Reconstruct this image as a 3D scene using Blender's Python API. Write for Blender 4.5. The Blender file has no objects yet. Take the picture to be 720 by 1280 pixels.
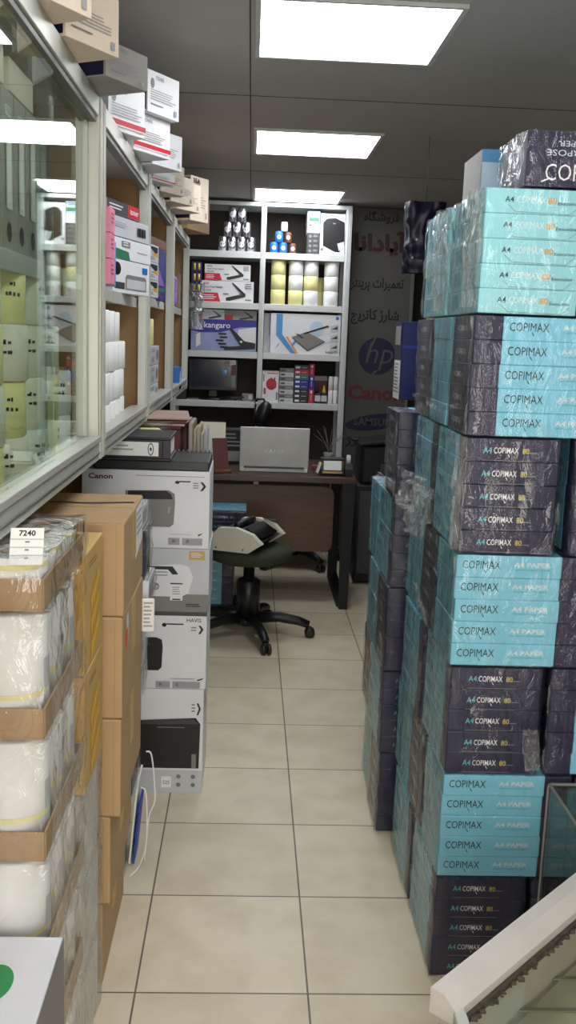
import bpy, bmesh, math, random
from mathutils import Vector, Matrix, noise
random.seed(7)
SC = bpy.context.scene
COL = SC.collection
R = math.radians

# ------------------------------------------------------------------ materials
def lin(c):
    c = c / 255.0
    return c / 12.92 if c <= .04045 else ((c + .055) / 1.055) ** 2.4

def mat(name, rgb, rough=.5, metal=0.0, var=.06, scale=9.0, bump=0.0, bscale=60.0, spec=.5, stretch=(1, 1, 1)):
    m = bpy.data.materials.new(name)
    m.use_nodes = True
    nt = m.node_tree
    b = nt.nodes['Principled BSDF']
    b.inputs['Roughness'].default_value = rough
    b.inputs['Metallic'].default_value = metal
    b.inputs['Specular IOR Level'].default_value = spec
    col = [lin(v) for v in rgb]
    tc = nt.nodes.new('ShaderNodeTexCoord')
    mp = nt.nodes.new('ShaderNodeMapping')
    mp.inputs['Scale'].default_value = stretch
    nt.links.new(tc.outputs['Object'], mp.inputs['Vector'])
    nz = nt.nodes.new('ShaderNodeTexNoise')
    nz.inputs['Scale'].default_value = scale
    nz.inputs['Detail'].default_value = 4
    nt.links.new(mp.outputs[0], nz.inputs['Vector'])
    rp = nt.nodes.new('ShaderNodeValToRGB')
    rp.color_ramp.elements[0].position = .3
    rp.color_ramp.elements[1].position = .7
    rp.color_ramp.elements[0].color = [v * (1 - var) for v in col] + [1]
    rp.color_ramp.elements[1].color = [min(1, v * (1 + var)) for v in col] + [1]
    nt.links.new(nz.outputs['Fac'], rp.inputs[0])
    nt.links.new(rp.outputs[0], b.inputs['Base Color'])
    if bump:
        n2 = nt.nodes.new('ShaderNodeTexNoise')
        n2.inputs['Scale'].default_value = bscale
        nt.links.new(mp.outputs[0], n2.inputs['Vector'])
        bp = nt.nodes.new('ShaderNodeBump')
        bp.inputs['Strength'].default_value = bump
        bp.inputs['Distance'].default_value = .01
        nt.links.new(n2.outputs['Fac'], bp.inputs['Height'])
        nt.links.new(bp.outputs[0], b.inputs['Normal'])
    return m

def schlick(nt, normal=None):
    N, L = nt.nodes.new, nt.links.new
    lw = N('ShaderNodeLayerWeight'); lw.inputs['Blend'].default_value = .5
    if normal: L(normal, lw.inputs['Normal'])
    p = N('ShaderNodeMath'); p.operation = 'POWER'; p.inputs[1].default_value = 5
    L(lw.outputs['Facing'], p.inputs[0])
    a = N('ShaderNodeMath'); a.operation = 'MULTIPLY_ADD'; a.inputs[1].default_value = .95; a.inputs[2].default_value = .045
    L(p.outputs[0], a.inputs[0])
    return a.outputs[0]

def mat_film(name, haze=.05, bump=.6, scale=16.0, tint=(.97, .98, .98), gl=.9, stretch=(1, 1, .35), base=.03):
    """clear packing film: see-through, with crinkled gloss and a little milky haze"""
    m = bpy.data.materials.new(name)
    m.use_nodes = True
    nt = m.node_tree
    nt.nodes.clear()
    N, L = nt.nodes.new, nt.links.new
    out = N('ShaderNodeOutputMaterial')
    tc = N('ShaderNodeTexCoord')
    mp = N('ShaderNodeMapping')
    mp.inputs['Scale'].default_value = stretch
    L(tc.outputs['Object'], mp.inputs['Vector'])
    nz = N('ShaderNodeTexNoise')
    nz.inputs['Scale'].default_value = scale
    nz.inputs['Detail'].default_value = 5
    nz.inputs['Distortion'].default_value = 1.2
    L(mp.outputs[0], nz.inputs['Vector'])
    bp = N('ShaderNodeBump')
    bp.inputs['Strength'].default_value = bump
    bp.inputs['Distance'].default_value = .02
    L(nz.outputs['Fac'], bp.inputs['Height'])
    tr = N('ShaderNodeBsdfTransparent')
    tr.inputs[0].default_value = (*tint, 1)
    gs = N('ShaderNodeBsdfGlossy')
    gs.inputs['Roughness'].default_value = .1
    L(bp.outputs[0], gs.inputs['Normal'])
    df = N('ShaderNodeBsdfDiffuse')
    df.inputs[0].default_value = (.8, .82, .82, 1)
    ml = N('ShaderNodeMath'); ml.operation = 'MULTIPLY_ADD'
    ml.inputs[1].default_value = gl
    ml.inputs[2].default_value = base
    ml.use_clamp = True
    L(schlick(nt, bp.outputs[0]), ml.inputs[0])
    rp = N('ShaderNodeValToRGB')
    rp.color_ramp.elements[0].position = .45
    rp.color_ramp.elements[1].position = .75
    rp.color_ramp.elements[0].color = (haze * .5,) * 3 + (1,)
    rp.color_ramp.elements[1].color = (min(1, haze * 3),) * 3 + (1,)
    L(nz.outputs['Fac'], rp.inputs[0])
    m1 = N('ShaderNodeMixShader')
    L(rp.outputs[0], m1.inputs[0]); L(tr.outputs[0], m1.inputs[1]); L(df.outputs[0], m1.inputs[2])
    m2 = N('ShaderNodeMixShader')
    L(ml.outputs[0], m2.inputs[0]); L(m1.outputs[0], m2.inputs[1]); L(gs.outputs[0], m2.inputs[2])
    L(m2.outputs[0], out.inputs[0])
    return m

def mat_glass(name, tint=(.86, .92, .88), gl=1.0):
    m = bpy.data.materials.new(name)
    m.use_nodes = True
    nt = m.node_tree
    nt.nodes.clear()
    N, L = nt.nodes.new, nt.links.new
    out = N('ShaderNodeOutputMaterial')
    tr = N('ShaderNodeBsdfTransparent'); tr.inputs[0].default_value = (*tint, 1)
    gs = N('ShaderNodeBsdfGlossy'); gs.inputs['Roughness'].default_value = .01
    gs.inputs[0].default_value = (.95, 1, .97, 1)
    ml = N('ShaderNodeMath'); ml.operation = 'MULTIPLY'; ml.inputs[1].default_value = gl
    L(schlick(nt), ml.inputs[0])
    mx = N('ShaderNodeMixShader')
    L(ml.outputs[0], mx.inputs[0]); L(tr.outputs[0], mx.inputs[1]); L(gs.outputs[0], mx.inputs[2])
    L(mx.outputs[0], out.inputs[0])
    return m

def mat_emit(name, rgb, s):
    m = bpy.data.materials.new(name)
    m.use_nodes = True
    b = m.node_tree.nodes['Principled BSDF']
    b.inputs['Base Color'].default_value = (.9, .9, .9, 1)
    b.inputs['Emission Color'].default_value = (*rgb, 1)
    b.inputs['Emission Strength'].default_value = s
    return m

def mat_tile():
    m = bpy.data.materials.new('cream_floor_tile')
    m.use_nodes = True
    nt = m.node_tree
    N, L = nt.nodes.new, nt.links.new
    b = nt.nodes['Principled BSDF']
    tc = N('ShaderNodeTexCoord')
    mp = N('ShaderNodeMapping')
    mp.inputs['Location'].default_value = (.2243 + 4, -2.0343 + 4, 0)
    L(tc.outputs['Object'], mp.inputs['Vector'])
    br = N('ShaderNodeTexBrick')
    br.offset = 0.0
    br.inputs['Scale'].default_value = 1.0
    br.inputs['Brick Width'].default_value = .4
    br.inputs['Row Height'].default_value = .4
    br.inputs['Mortar Size'].default_value = .0024
    br.inputs['Mortar Smooth'].default_value = .1
    br.inputs['Color1'].default_value = (lin(222), lin(209), lin(184), 1)
    br.inputs['Color2'].default_value = (lin(213), lin(200), lin(175), 1)
    br.inputs['Mortar'].default_value = (lin(105), lin(98), lin(84), 1)
    L(mp.outputs[0], br.inputs['Vector'])
    nz = N('ShaderNodeTexNoise'); nz.inputs['Scale'].default_value = 7; nz.inputs['Detail'].default_value = 6
    L(tc.outputs['Object'], nz.inputs['Vector'])
    rp = N('ShaderNodeValToRGB')
    rp.color_ramp.elements[0].position = .25; rp.color_ramp.elements[0].color = (.8, .77, .7, 1)
    rp.color_ramp.elements[1].position = .6; rp.color_ramp.elements[1].color = (1, 1, 1, 1)
    L(nz.outputs['Fac'], rp.inputs[0])
    mx = N('ShaderNodeMix'); mx.data_type = 'RGBA'; mx.blend_type = 'MULTIPLY'; mx.inputs[0].default_value = .8
    L(br.outputs['Color'], mx.inputs[6]); L(rp.outputs[0], mx.inputs[7])
    L(mx.outputs[2], b.inputs['Base Color'])
    b.inputs['Roughness'].default_value = .38
    b.inputs['Specular IOR Level'].default_value = .4
    bp = N('ShaderNodeBump'); bp.inputs['Strength'].default_value = .35; bp.inputs['Distance'].default_value = .002; bp.invert = True
    L(br.outputs['Fac'], bp.inputs['Height']); L(bp.outputs[0], b.inputs['Normal'])
    return m

M = {}
def dm(k, *a, **kw): M[k] = mat(k, *a, **kw)
M['tile'] = mat_tile()
dm('ceiling', (182, 178, 172), .9, var=.05, scale=2)
dm('seam', (70, 68, 66), .9)
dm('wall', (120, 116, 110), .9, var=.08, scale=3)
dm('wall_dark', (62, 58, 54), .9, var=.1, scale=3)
dm('alu', (196, 196, 186), .42, .35, var=.05, scale=20, stretch=(1, 1, .1))
dm('alu_dark', (110, 110, 104), .5, .3)
dm('shelf_white', (205, 208, 206), .45, .1, var=.04)
dm('plywood', (158, 122, 78), .6, var=.12, scale=5, stretch=(1, 4, .5))
dm('dark_back', (58, 50, 44), .8, var=.1)
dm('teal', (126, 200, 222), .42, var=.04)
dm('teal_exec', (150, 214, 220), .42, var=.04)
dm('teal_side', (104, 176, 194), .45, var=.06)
dm('navy', (25, 23, 58), .4, var=.1)
dm('blue_dark', (20, 26, 84), .45)
dm('bag_navy', (20, 20, 44), .4)
dm('ink_dark', (18, 40, 52), .5)
dm('ink_white', (232, 232, 234), .5)
dm('ink_grey', (206, 220, 224), .5)
dm('ink_yellow', (214, 196, 96), .5)
dm('ink_orange', (226, 160, 84), .5)
dm('ink_teal', (98, 190, 200), .5)
dm('ink_black', (26, 26, 28), .5)
dm('ink_red', (200, 40, 60), .5)
dm('ink_blue', (40, 70, 170), .5)
dm('ink_green', (40, 150, 80), .5)
dm('ink_mid', (120, 120, 122), .5)
dm('ink_line', (158, 158, 160), .5)
dm('white_card', (228, 228, 230), .5, var=.03)
dm('cream_card', (226, 210, 190), .55, var=.03)
dm('grey_card', (196, 198, 202), .5, var=.03)
dm('dim_card', (150, 146, 140), .55, var=.03)
dm('kraft', (182, 150, 108), .75, var=.07, scale=12, stretch=(1, 1, .3))
dm('kraft_crease', (166, 135, 95), .75)
dm('kraft_dark', (150, 116, 74), .8, var=.08)
dm('tray_card', (168, 136, 96), .8, var=.08)
dm('yellow', (246, 186, 28), .5, var=.06)
dm('kraft_yellow', (206, 170, 104), .6, var=.06)
dm('paper_white', (238, 238, 234), .65, var=.03)
dm('paper_cream', (228, 225, 205), .65, var=.03)
dm('paper_yellow', (234, 228, 160), .65, var=.04)
dm('black', (22, 22, 24), .4, var=.1)
dm('black_matte', (28, 28, 30), .7, var=.1)
dm('black_gloss', (14, 14, 16), .12)
dm('charcoal', (64, 64, 68), .5)
dm('mid_grey', (128, 126, 122), .5)
dm('binder_grey', (146, 144, 130), .55)
dm('steel', (190, 190, 196), .25, .9, var=.08, scale=30)
dm('silver_plastic', (190, 190, 184), .38, .15)
dm('wood_dark', (84, 55, 37), .42, var=.2, scale=6, stretch=(.6, 8, 8))
dm('desk_top', (66, 44, 32), .35, var=.2, scale=6, stretch=(.6, 8, 8))
dm('green_fabric', (50, 54, 38), .9, var=.1, scale=40)
dm('machine_white', (206, 204, 186), .5)
dm('sign_board', (84, 82, 77), .55, var=.04)
dm('sign_black', (20, 17, 17), .6)
dm('sign_maroon', (60, 26, 28), .6)
dm('sign_blue', (16, 21, 56), .5)
dm('sign_red', (104, 30, 34), .5)
dm('pink', (236, 140, 170), .5)
dm('sky_blue', (80, 150, 205), .5)
dm('royal', (34, 38, 140), .45)
dm('blue_card', (34, 46, 128), .45, var=.08)
dm('lilac_card', (150, 162, 206), .5)
dm('pale_blue', (186, 208, 226), .5)
dm('red', (190, 30, 50), .5)
dm('maroon', (96, 44, 46), .55, var=.1)
dm('folder_pink', (176, 146, 134), .6, var=.05)
dm('green_card', (44, 120, 84), .5)
dm('brown', (110, 66, 44), .5)
dm('purple', (150, 100, 190), .5)
dm('rail_white', (214, 208, 200), .45, var=.05)
dm('showcase_deck', (204, 200, 182), .5, var=.05)
dm('grime', (74, 68, 58), .95, var=.4, scale=60)
dm('orange', (240, 110, 40), .5)
dm('screen', (46, 54, 68), .12)
dm('amber', (220, 190, 60), .5)
dm('blue_cap', (30, 110, 190), .45)
M['film'] = mat_film('shrink_film', haze=.012, bump=1.0, scale=20, tint=(1, 1, 1), gl=.9, base=.012)
M['film_heavy'] = mat_film('bagging_film', haze=.03, bump=.8, scale=11, tint=(1, 1, 1), gl=1.0, stretch=(1, 1, .7), base=.04)
M['film_seam'] = mat_film('film_seam', haze=.09, bump=1.0, scale=60, tint=(1, 1, 1), gl=1.0, base=.08)
M['film_grey'] = mat_film('grey_bag_film', haze=.12, bump=1.0, scale=18, tint=(.75, .78, .8), gl=1.0, stretch=(1, 1, .6), base=.08)
M['glass'] = mat_glass('sliding_glass', (.93, .97, .94), .8)
M['acrylic'] = mat_glass('clear_acrylic', (.86, .87, .86), .8)
M['glass_green'] = mat_glass('showcase_glass', (.90, .92, .87), .8)
M['daylight'] = mat_emit('street_daylight', (1.0, .95, .88), 5.4)
M['glow'] = mat_emit('light_diffuser', (.93, .96, 1.0), 12.0)

# ------------------------------------------------------------------ mesh building
_txt = {}
def text_geo(s, bold):
    k = (s, bold)
    if k not in _txt:
        c = bpy.data.curves.new('t', 'FONT')
        c.body = s
        c.offset = bold
        c.resolution_u = 2
        o = bpy.data.objects.new('t', c)
        COL.objects.link(o)
        bpy.context.view_layer.update()
        me = o.to_mesh()
        vs = [(v.co.x, v.co.y) for v in me.vertices]
        fs = [tuple(p.vertices) for p in me.polygons]
        o.to_mesh_clear()
        bpy.data.objects.remove(o)
        bpy.data.curves.remove(c)
        x0, x1 = min(v[0] for v in vs), max(v[0] for v in vs)
        y0, y1 = min(v[1] for v in vs), max(v[1] for v in vs)
        _txt[k] = (vs, fs, x0, x1, y0, y1)
    return _txt[k]

_rb = {}
def rbox_geo(sx, sy, sz, b, seg=2):
    k = (round(sx, 4), round(sy, 4), round(sz, 4), round(b, 4), seg)
    if k not in _rb:
        bm = bmesh.new()
        bmesh.ops.create_cube(bm, size=1)
        for v in bm.verts:
            v.co = Vector((v.co.x * sx, v.co.y * sy, v.co.z * sz))
        if b > 0:
            bmesh.ops.bevel(bm, geom=bm.edges[:], offset=min(b, .45 * min(sx, sy, sz)), segments=seg, affect='EDGES', profile=.5)
        bm.verts.index_update()
        _rb[k] = ([v.co.copy() for v in bm.verts], [tuple(v.index for v in f.verts) for f in bm.faces], [f.normal.copy() for f in bm.faces])
        bm.free()
    return _rb[k]

class MB:
    def __init__(s):
        s.v, s.f, s.m, s.sm, s.mats = [], [], [], [], []
    def mi(s, k):
        if k not in s.mats: s.mats.append(k)
        return s.mats.index(k)
    def add(s, vs, fs, k, smooth=False):
        o = len(s.v)
        s.v += [Vector(v) for v in vs]
        i = s.mi(k)
        for f in fs:
            s.f.append(tuple(o + j for j in f)); s.m.append(i); s.sm.append(smooth)
    def box(s, c, size, k, b=.0015, rot=None, sides=None):
        """c = centre; sides maps an axis letter like '+x' to another material"""
        vs, fs, ns = rbox_geo(*size, b)
        c = Vector(c)
        o = len(s.v)
        s.v += [(rot @ v if rot else v) + c for v in vs]
        for f, n in zip(fs, ns):
            kk = k
            if sides:
                for a, d in (('x', 0), ('y', 1), ('z', 2)):
                    if abs(n[d]) > .75:
                        kk = sides.get(('+' if n[d] > 0 else '-') + a, k)
            s.f.append(tuple(o + j for j in f)); s.m.append(s.mi(kk)); s.sm.append(False)
        return s
    def bx(s, x0, x1, y0, y1, z0, z1, k, b=.0015, sides=None):
        return s.box(((x0 + x1) / 2, (y0 + y1) / 2, (z0 + z1) / 2), (x1 - x0, y1 - y0, z1 - z0), k, b, None, sides)
    def lathe(s, prof, k, c=(0, 0, 0), n=20, rot=None, smooth=True):
        vs, fs = [], []
        c = Vector(c)
        for r, z in prof:
            for i in range(n):
                a = 2 * math.pi * i / n
                p = Vector((r * math.cos(a), r * math.sin(a), z))
                vs.append((rot @ p if rot else p) + c)
        for j in range(len(prof) - 1):
            for i in range(n):
                a, b2 = j * n + i, j * n + (i + 1) % n
                fs.append((a, b2, b2 + n, a + n))
        fs.append(tuple(reversed(range(n))))
        fs.append(tuple(range((len(prof) - 1) * n, len(prof) * n)))
        s.add(vs, fs, k, smooth)
        return s
    def tube(s, pts, r, k, n=8, r2=None):
        pts = [Vector(p) for p in pts]
        vs, fs = [], []
        for i, p in enumerate(pts):
            d = (pts[min(i + 1, len(pts) - 1)] - pts[max(i - 1, 0)]).normalized()
            up = Vector((0, 0, 1)) if abs(d.z) < .9 else Vector((1, 0, 0))
            u = d.cross(up).normalized(); w = d.cross(u)
            rr = r if r2 is None else r + (r2 - r) * i / (len(pts) - 1)
            for j in range(n):
                a = 2 * math.pi * j / n
                vs.append(p + u * rr * math.cos(a) + w * rr * math.sin(a))
        for i in range(len(pts) - 1):
            for j in range(n):
                a, b = i * n + j, i * n + (j + 1) % n
                fs.append((a, b, b + n, a + n))
        fs.append(tuple(reversed(range(n)))); fs.append(tuple(range((len(pts) - 1) * n, len(pts) * n)))
        s.add(vs, fs, k, True)
        return s
    def prism(s, poly, o, u, v, w, k):
        """extrude polygon (a,b) -> o+a*u+b*v along w (a vector)"""
        o, u, v, w = Vector(o), Vector(u), Vector(v), Vector(w)
        n = len(poly)
        vs = [o + u * a + v * b for a, b in poly] + [o + u * a + v * b + w for a, b in poly]
        fs = [tuple(range(n)), tuple(reversed(range(n, 2 * n)))]
        fs += [(i, i + n, (i + 1) % n + n, (i + 1) % n) for i in range(n)]
        s.add(vs, fs, k)
        return s
    def build(s, name, parent=None, loc=None, rz=0, fix=True):
        me = bpy.data.meshes.new(name)
        me.from_pydata(s.v, [], s.f)
        for k in s.mats: me.materials.append(M[k])
        me.polygons.foreach_set('material_index', s.m)
        me.polygons.foreach_set('use_smooth', s.sm)
        me.update()
        if fix:
            bm = bmesh.new(); bm.from_mesh(me)
            solid = [f for f in bm.faces if all(len(e.link_faces) == 2 for e in f.edges)]
            bmesh.ops.recalc_face_normals(bm, faces=solid)
            bm.to_mesh(me); bm.free()
        o = bpy.data.objects.new(name, me)
        COL.objects.link(o)
        if parent: o.parent = parent
        if loc: o.location = loc
        o.rotation_euler.z = rz
        return o

class Face:
    """a printed face: fractions run 0..1 along u (reading direction) and down v"""
    def __init__(s, mb, o, u, v, w, h):
        s.mb, s.o, s.u, s.v, s.w, s.h = mb, Vector(o), Vector(u), Vector(v), w, h
        s.n = -s.u.cross(s.v)
        s.n = s.u.cross(-s.v)
        s.k = 0
    def lift(s):
        s.k += 1
        return s.o + s.n * (.0006 + .00022 * s.k)
    def poly(s, pts, k):
        o = s.lift()
        vs = [o + s.u * (a * s.w) + s.v * (b * s.h) for a, b in pts]
        s.mb.add(vs, [tuple(range(len(vs)))], k)
        f = s.mb.f[-1]
        a, b, c = [s.mb.v[i] for i in f[:3]]
        ar = Vector()
        for i in range(len(f)):
            ar += s.mb.v[f[i]].cross(s.mb.v[f[(i + 1) % len(f)]])
        if ar.dot(s.n) < 0: s.mb.f[-1] = tuple(reversed(f))
        return s
    def rect(s, x0, y0, x1, y1, k): return s.poly([(x0, y0), (x0, y1), (x1, y1), (x1, y0)], k)
    def ell(s, cx, cy, rx, ry, k, n=28):
        return s.poly([(cx + rx * math.cos(2 * math.pi * i / n), cy + ry * math.sin(2 * math.pi * i / n)) for i in range(n)], k)
    def text(s, t, x0, y0, x1, y1, k, bold=0.0, skew=0.0):
        vs, fs, a0, a1, b0, b1 = text_geo(t, bold)
        o = s.lift()
        P = []
        for x, y in vs:
            fx = (x - a0) / (a1 - a0); fy = (y - b0) / (b1 - b0)
            P.append(o + s.u * (s.w * (x0 + (x1 - x0) * fx) + skew * s.h * (y1 - y0) * fy) + s.v * (s.h * (y1 + (y0 - y1) * fy)))
        s.mb.add(P, fs, k)
        return s
    def lines(s, x0, y0, x1, y1, n, k, rag=.25, fill=.4):
        d = (y1 - y0) / n
        for i in range(n):
            s.rect(x0, y0 + i * d, x1 - (x1 - x0) * rag * random.random(), y0 + (i + fill) * d, k)
        return s

def front(mb, w, d, h, z0=0): return Face(mb, (-w / 2, -d / 2, z0 + h), (1, 0, 0), (0, 0, -1), w, h)
def back(mb, w, d, h, z0=0): return Face(mb, (w / 2, d / 2, z0 + h), (-1, 0, 0), (0, 0, -1), w, h)
def rightf(mb, w, d, h, z0=0): return Face(mb, (w / 2, -d / 2, z0 + h), (0, 1, 0), (0, 0, -1), d, h)
def leftf(mb, w, d, h, z0=0): return Face(mb, (-w / 2, d / 2, z0 + h), (0, -1, 0), (0, 0, -1), d, h)
def topf(mb, w, d, h): return Face(mb, (-w / 2, d / 2, h), (1, 0, 0), (0, -1, 0), w, d)

# ------------------------------------------------------------------ objects
def tag(o, label, cat, group=None):
    o['label'] = label; o['category'] = cat
    if group: o['group'] = group
    return o
def thing(name, label, cat, loc=(0, 0, 0), rz=0, group=None):
    o = bpy.data.objects.new(name, None)
    o.empty_display_size = .05
    COL.objects.link(o)
    o.location = loc; o.rotation_euler.z = rz
    return tag(o, label, cat, group)
def struct(o):
    o['kind'] = 'structure'
    return o
def dup(root, loc, rz, label, group=None):
    r = root.copy(); COL.objects.link(r)
    r.location = loc; r.rotation_euler.z = rz
    r['label'] = label
    if group: r['group'] = group
    for ch in list(root.children):
        c = ch.copy(); COL.objects.link(c); c.parent = r
        for g in list(ch.children):
            d = g.copy(); COL.objects.link(d); d.parent = c
    return r
class Proto:
    """first use places the built thing itself, later uses copy it"""
    def __init__(s, o): s.o, s.used = o, False
    def put(s, loc, rz, label, group=None):
        if s.used: return dup(s.o, loc, rz, label, group)
        s.used = True
        s.o.location = loc; s.o.rotation_euler.z = rz; s.o['label'] = label
        if group: s.o['group'] = group
        return s.o

def film_mesh(w, d, h, grow=.004, amp=.004, seed=0, nx=16, nz=14, top=True, pinch=.0):
    """a crinkled film skin round a box: sides, and a top that sits on it"""
    mb = MB()
    off = Vector((seed * 7.3, seed * 3.1, seed * 5.7))
    def skin(p, n):
        q = p * 14 + off
        a = 1 - abs(noise.noise(q)) * 2.2
        b = noise.noise(p * 34 + off)
        e = max(0, a) * amp + b * amp * .35
        return p + n * (grow + max(-grow * .8, e))
    W, D = w / 2, d / 2
    per = []
    for i in range(nx): per.append((Vector((-W + w * i / nx, -D, 0)), Vector((0, -1, 0))))
    for i in range(nx): per.append((Vector((W, -D + d * i / nx, 0)), Vector((1, 0, 0))))
    for i in range(nx): per.append((Vector((W - w * i / nx, D, 0)), Vector((0, 1, 0))))
    for i in range(nx): per.append((Vector((-W, D - d * i / nx, 0)), Vector((-1, 0, 0))))
    P = len(per)
    for i in range(P):
        if i % nx == 0:
            a, b = per[i][1], per[i - 1][1]
            per[i] = (per[i][0], (a + b) * .8)
    vs = []
    for j in range(nz + 1):
        z = h * j / nz
        for p, n in per:
            q = skin(p + Vector((0, 0, z)), n)
            q.z = z
            if j == 0: q.x *= .997; q.y *= .997
            vs.append(q)
    fs = []
    for j in range(nz):
        for i in range(P):
            a, b = j * P + i, j * P + (i + 1) % P
            fs.append((a, b, b + P, a + P))
    mb.add(vs, fs, 'film', True)
    if top:
        tv = [v.copy() for v in vs[nz * P:]] + [Vector((p.x * .86, p.y * .86, h + .0012)) for p, n in per] + [Vector((0, 0, h + .0012))]
        tf = [(i, (i + 1) % P, (i + 1) % P + P, i + P) for i in range(P)] + [(i + P, (i + 1) % P + P, 2 * P) for i in range(P)]
        mb.add(tv, tf, 'film', True)
    return mb

# ------------------------------------------------------------------ setting
H = 2.378
def slab(name, x0, x1, y0, y1, z0, z1, k):
    return struct(MB().bx(x0, x1, y0, y1, z0, z1, k, 0).build(name))
XL, XR, YF, YB = -.76, 1.46, -1.6, 6.98
slab('floor', XL - .1, XR + .1, YF - .1, YB + .1, -.1, 0, 'tile')
cm = MB().bx(XL - .1, XR + .1, YF - .1, YB + .1, H, H + .1, 'ceiling', 0)
for y in (.75, 2.4, 3.83, 5.5):
    cm.bx(XL, XR, y, y + .004, H - .0015, H, 'seam', 0)
cm.bx(-.03, -.026, YF, YB, H - .0015, H, 'seam', 0)
struct(cm.build('ceiling'))
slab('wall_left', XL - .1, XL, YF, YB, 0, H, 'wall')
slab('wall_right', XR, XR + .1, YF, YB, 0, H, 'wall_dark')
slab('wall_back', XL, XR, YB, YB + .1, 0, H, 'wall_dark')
fw = MB()
for a, b_, c, d_ in ((XL, -.55, 0, H), (1.25, XR, 0, H), (-.55, 1.25, 0, .12), (-.55, 1.25, 2.15, H)):
    fw.bx(a, b_, YF - .1, YF, c, d_, 'wall', 0)
struct(fw.build('wall_front'))
sw = struct(MB().bx(-.55, 1.25, YF - .06, YF - .05, .12, 2.15, 'daylight', 0).build('window_1'))
fr = MB()
for x in (-.55, .33, 1.21): fr.bx(x, x + .04, YF - .045, YF, .12, 2.15, 'alu', .002)
for z in (.12, 2.11):
    for a in (-.5095, .3705): fr.bx(a, a + .839, YF - .045, YF, z, z + .04, 'alu', .002)
struct(fr.build('window_frame', sw))

# ceiling panel lights, 54 cm square, in one row down the room
where = ['over the far shelves', 'over the office chair', 'over the printer boxes', 'just inside the entrance', 'by the entrance wall']
for (y, wl) in zip((6.06, 4.40, 2.74, 1.09, -.56), where):
    t = thing('ceiling_light', 'square white panel light in the ceiling, ' + wl, 'light', (.267, y + .27, H), 0, 'ceiling panel lights')
    fr = MB()
    for a, b, c, d in ((-.28, .28, -.28, -.265), (-.28, .28, .265, .28), (-.28, -.265, -.265, .265), (.265, .28, -.265, .265)):
        fr.bx(a, b, c, d, -.012, -.0005, 'shelf_white', .001)
    fr.build('light_frame', t)
    MB().bx(-.2645, .2645, -.2645, .2645, -.009, -.001, 'glow', 0).build('diffuser', t)

# ------------------------------------------------------------------ wall cabinets (glass fronted) on the wall beside the aisle
CX = -.37
def cabinet(y0, y1, glass, shelf_z, label):
    t = thing('wall_cabinet', label, 'cabinet', (CX, y0, 1.185), 0, 'wall cabinets along the aisle')
    L = y1 - y0; D = .375; Z = .855
    b = MB()
    b.bx(-D, -.03, .012, L - .012, 0, .02, 'alu', .001)
    b.bx(-D, -.03, .012, L - .012, Z - .02, Z, 'alu', .001)
    b.bx(-D, -.03, 0, .011, 0, Z, 'dim_card', .001)
    b.bx(-D, -.03, L - .011, L, 0, Z, 'plywood', .001)
    b.bx(-D, -D + .012, .012, L - .012, .02, Z - .02, 'plywood', 0)
    b.build('cabinet_body', t)
    for y in (0, L - .045):
        p = MB().bx(-.03, 0, y, y + .045, 0, Z, 'alu', .002)
        for g in (.010, .022, .034):
            p.bx(0, .004, y + g - .003, y + g + .003, .002, Z - .002, 'alu', .001)
        p.build('cabinet_post', t)
    r = MB().bx(-.03, 0, .0455, L - .0455, 0, .045, 'alu', .002)
    r.bx(-.05, .006, .0455, L - .0455, .0455, .06, 'alu', .002)
    r.bx(0, .004, .0455, L - .0455, .016, .021, 'alu_dark', .001)
    r.build('bottom_rail', t)
    r = MB().bx(-.03, 0, .0455, L - .0455, Z - .045, Z, 'alu', .002)
    r.bx(-.03, -.006, .0455, L - .0455, Z - .058, Z - .046, 'alu_dark', .001)
    r.build('top_rail', t)
    if shelf_z:
        s = MB().bx(-D + .013, -.05, .0125, L - .0125, shelf_z - .02, shelf_z, 'grey_card', .001)
        s.bx(-.0498, -.035, .0125, L - .0125, shelf_z - .03, shelf_z + .004, 'alu', .001)
        s.build('shelf', t)
    if glass:
        ym = L * .5
        for (a, c, x) in ((.046, ym + .03, -.012), (ym - .03, L - .046, -.026)):
            g = MB().bx(x - .005, x, a, c, .0615, Z - .0595, 'glass', 0)
            go = g.build('glass_door', t)
            f = MB()
            if a < .1: f.bx(x - .007, x + .002, a, a + .022, .062, Z - .06, 'alu', .001)
            else: f.bx(x - .007, x + .002, c - .03, c, .062, Z - .06, 'alu', .001)
            f.build('door_stile', go)
    return t
cabinet(.27, 1.365, True, .44, 'glass-fronted wall cabinet with sliding panes beside the entrance')
cabinet(1.37, 2.47, True, .44, 'glass-fronted wall cabinet holding grey box files above paper rolls')
cabinet(2.475, 3.565, False, .43, 'open wall cabinet with toner boxes above stacked white paper rolls')
cabinet(3.57, 4.665, False, .45, 'open wall cabinet with a navy box above three white cartons')
cabinet(4.67, 5.80, False, .45, 'open wall cabinet at the far end showing bare brown plywood')

# ------------------------------------------------------------------ paper rolls (shared)
def roll_proto(name, r, h, k, core='kraft', n=24):
    o = thing(name, 'x', 'paper roll')
    MB().lathe([(r * .35, 0), (r - .003, 0), (r, .003), (r, h - .003), (r - .003, h), (r * .36, h)], k, n=n).build('paper_coil', o)
    MB().lathe([(r * .22, .001), (r * .35, .001), (r * .35, h - .002), (r * .22, h - .002)], core, n=16).build('core', o)
    return o
def roll_label(mb, r, z0, z1, a0, a1, k):
    vs, fs = [], []
    n = max(3, int(abs(a1 - a0) / R(7)))
    for i in range(n + 1):
        a = a0 + (a1 - a0) * i / n
        for z in (z0, z1): vs.append(((r + .0008) * math.cos(a), (r + .0008) * math.sin(a), z))
    for i in range(n): fs.append((2 * i, 2 * i + 2, 2 * i + 3, 2 * i + 1))
    mb.add(vs, fs, k, True)

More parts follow.
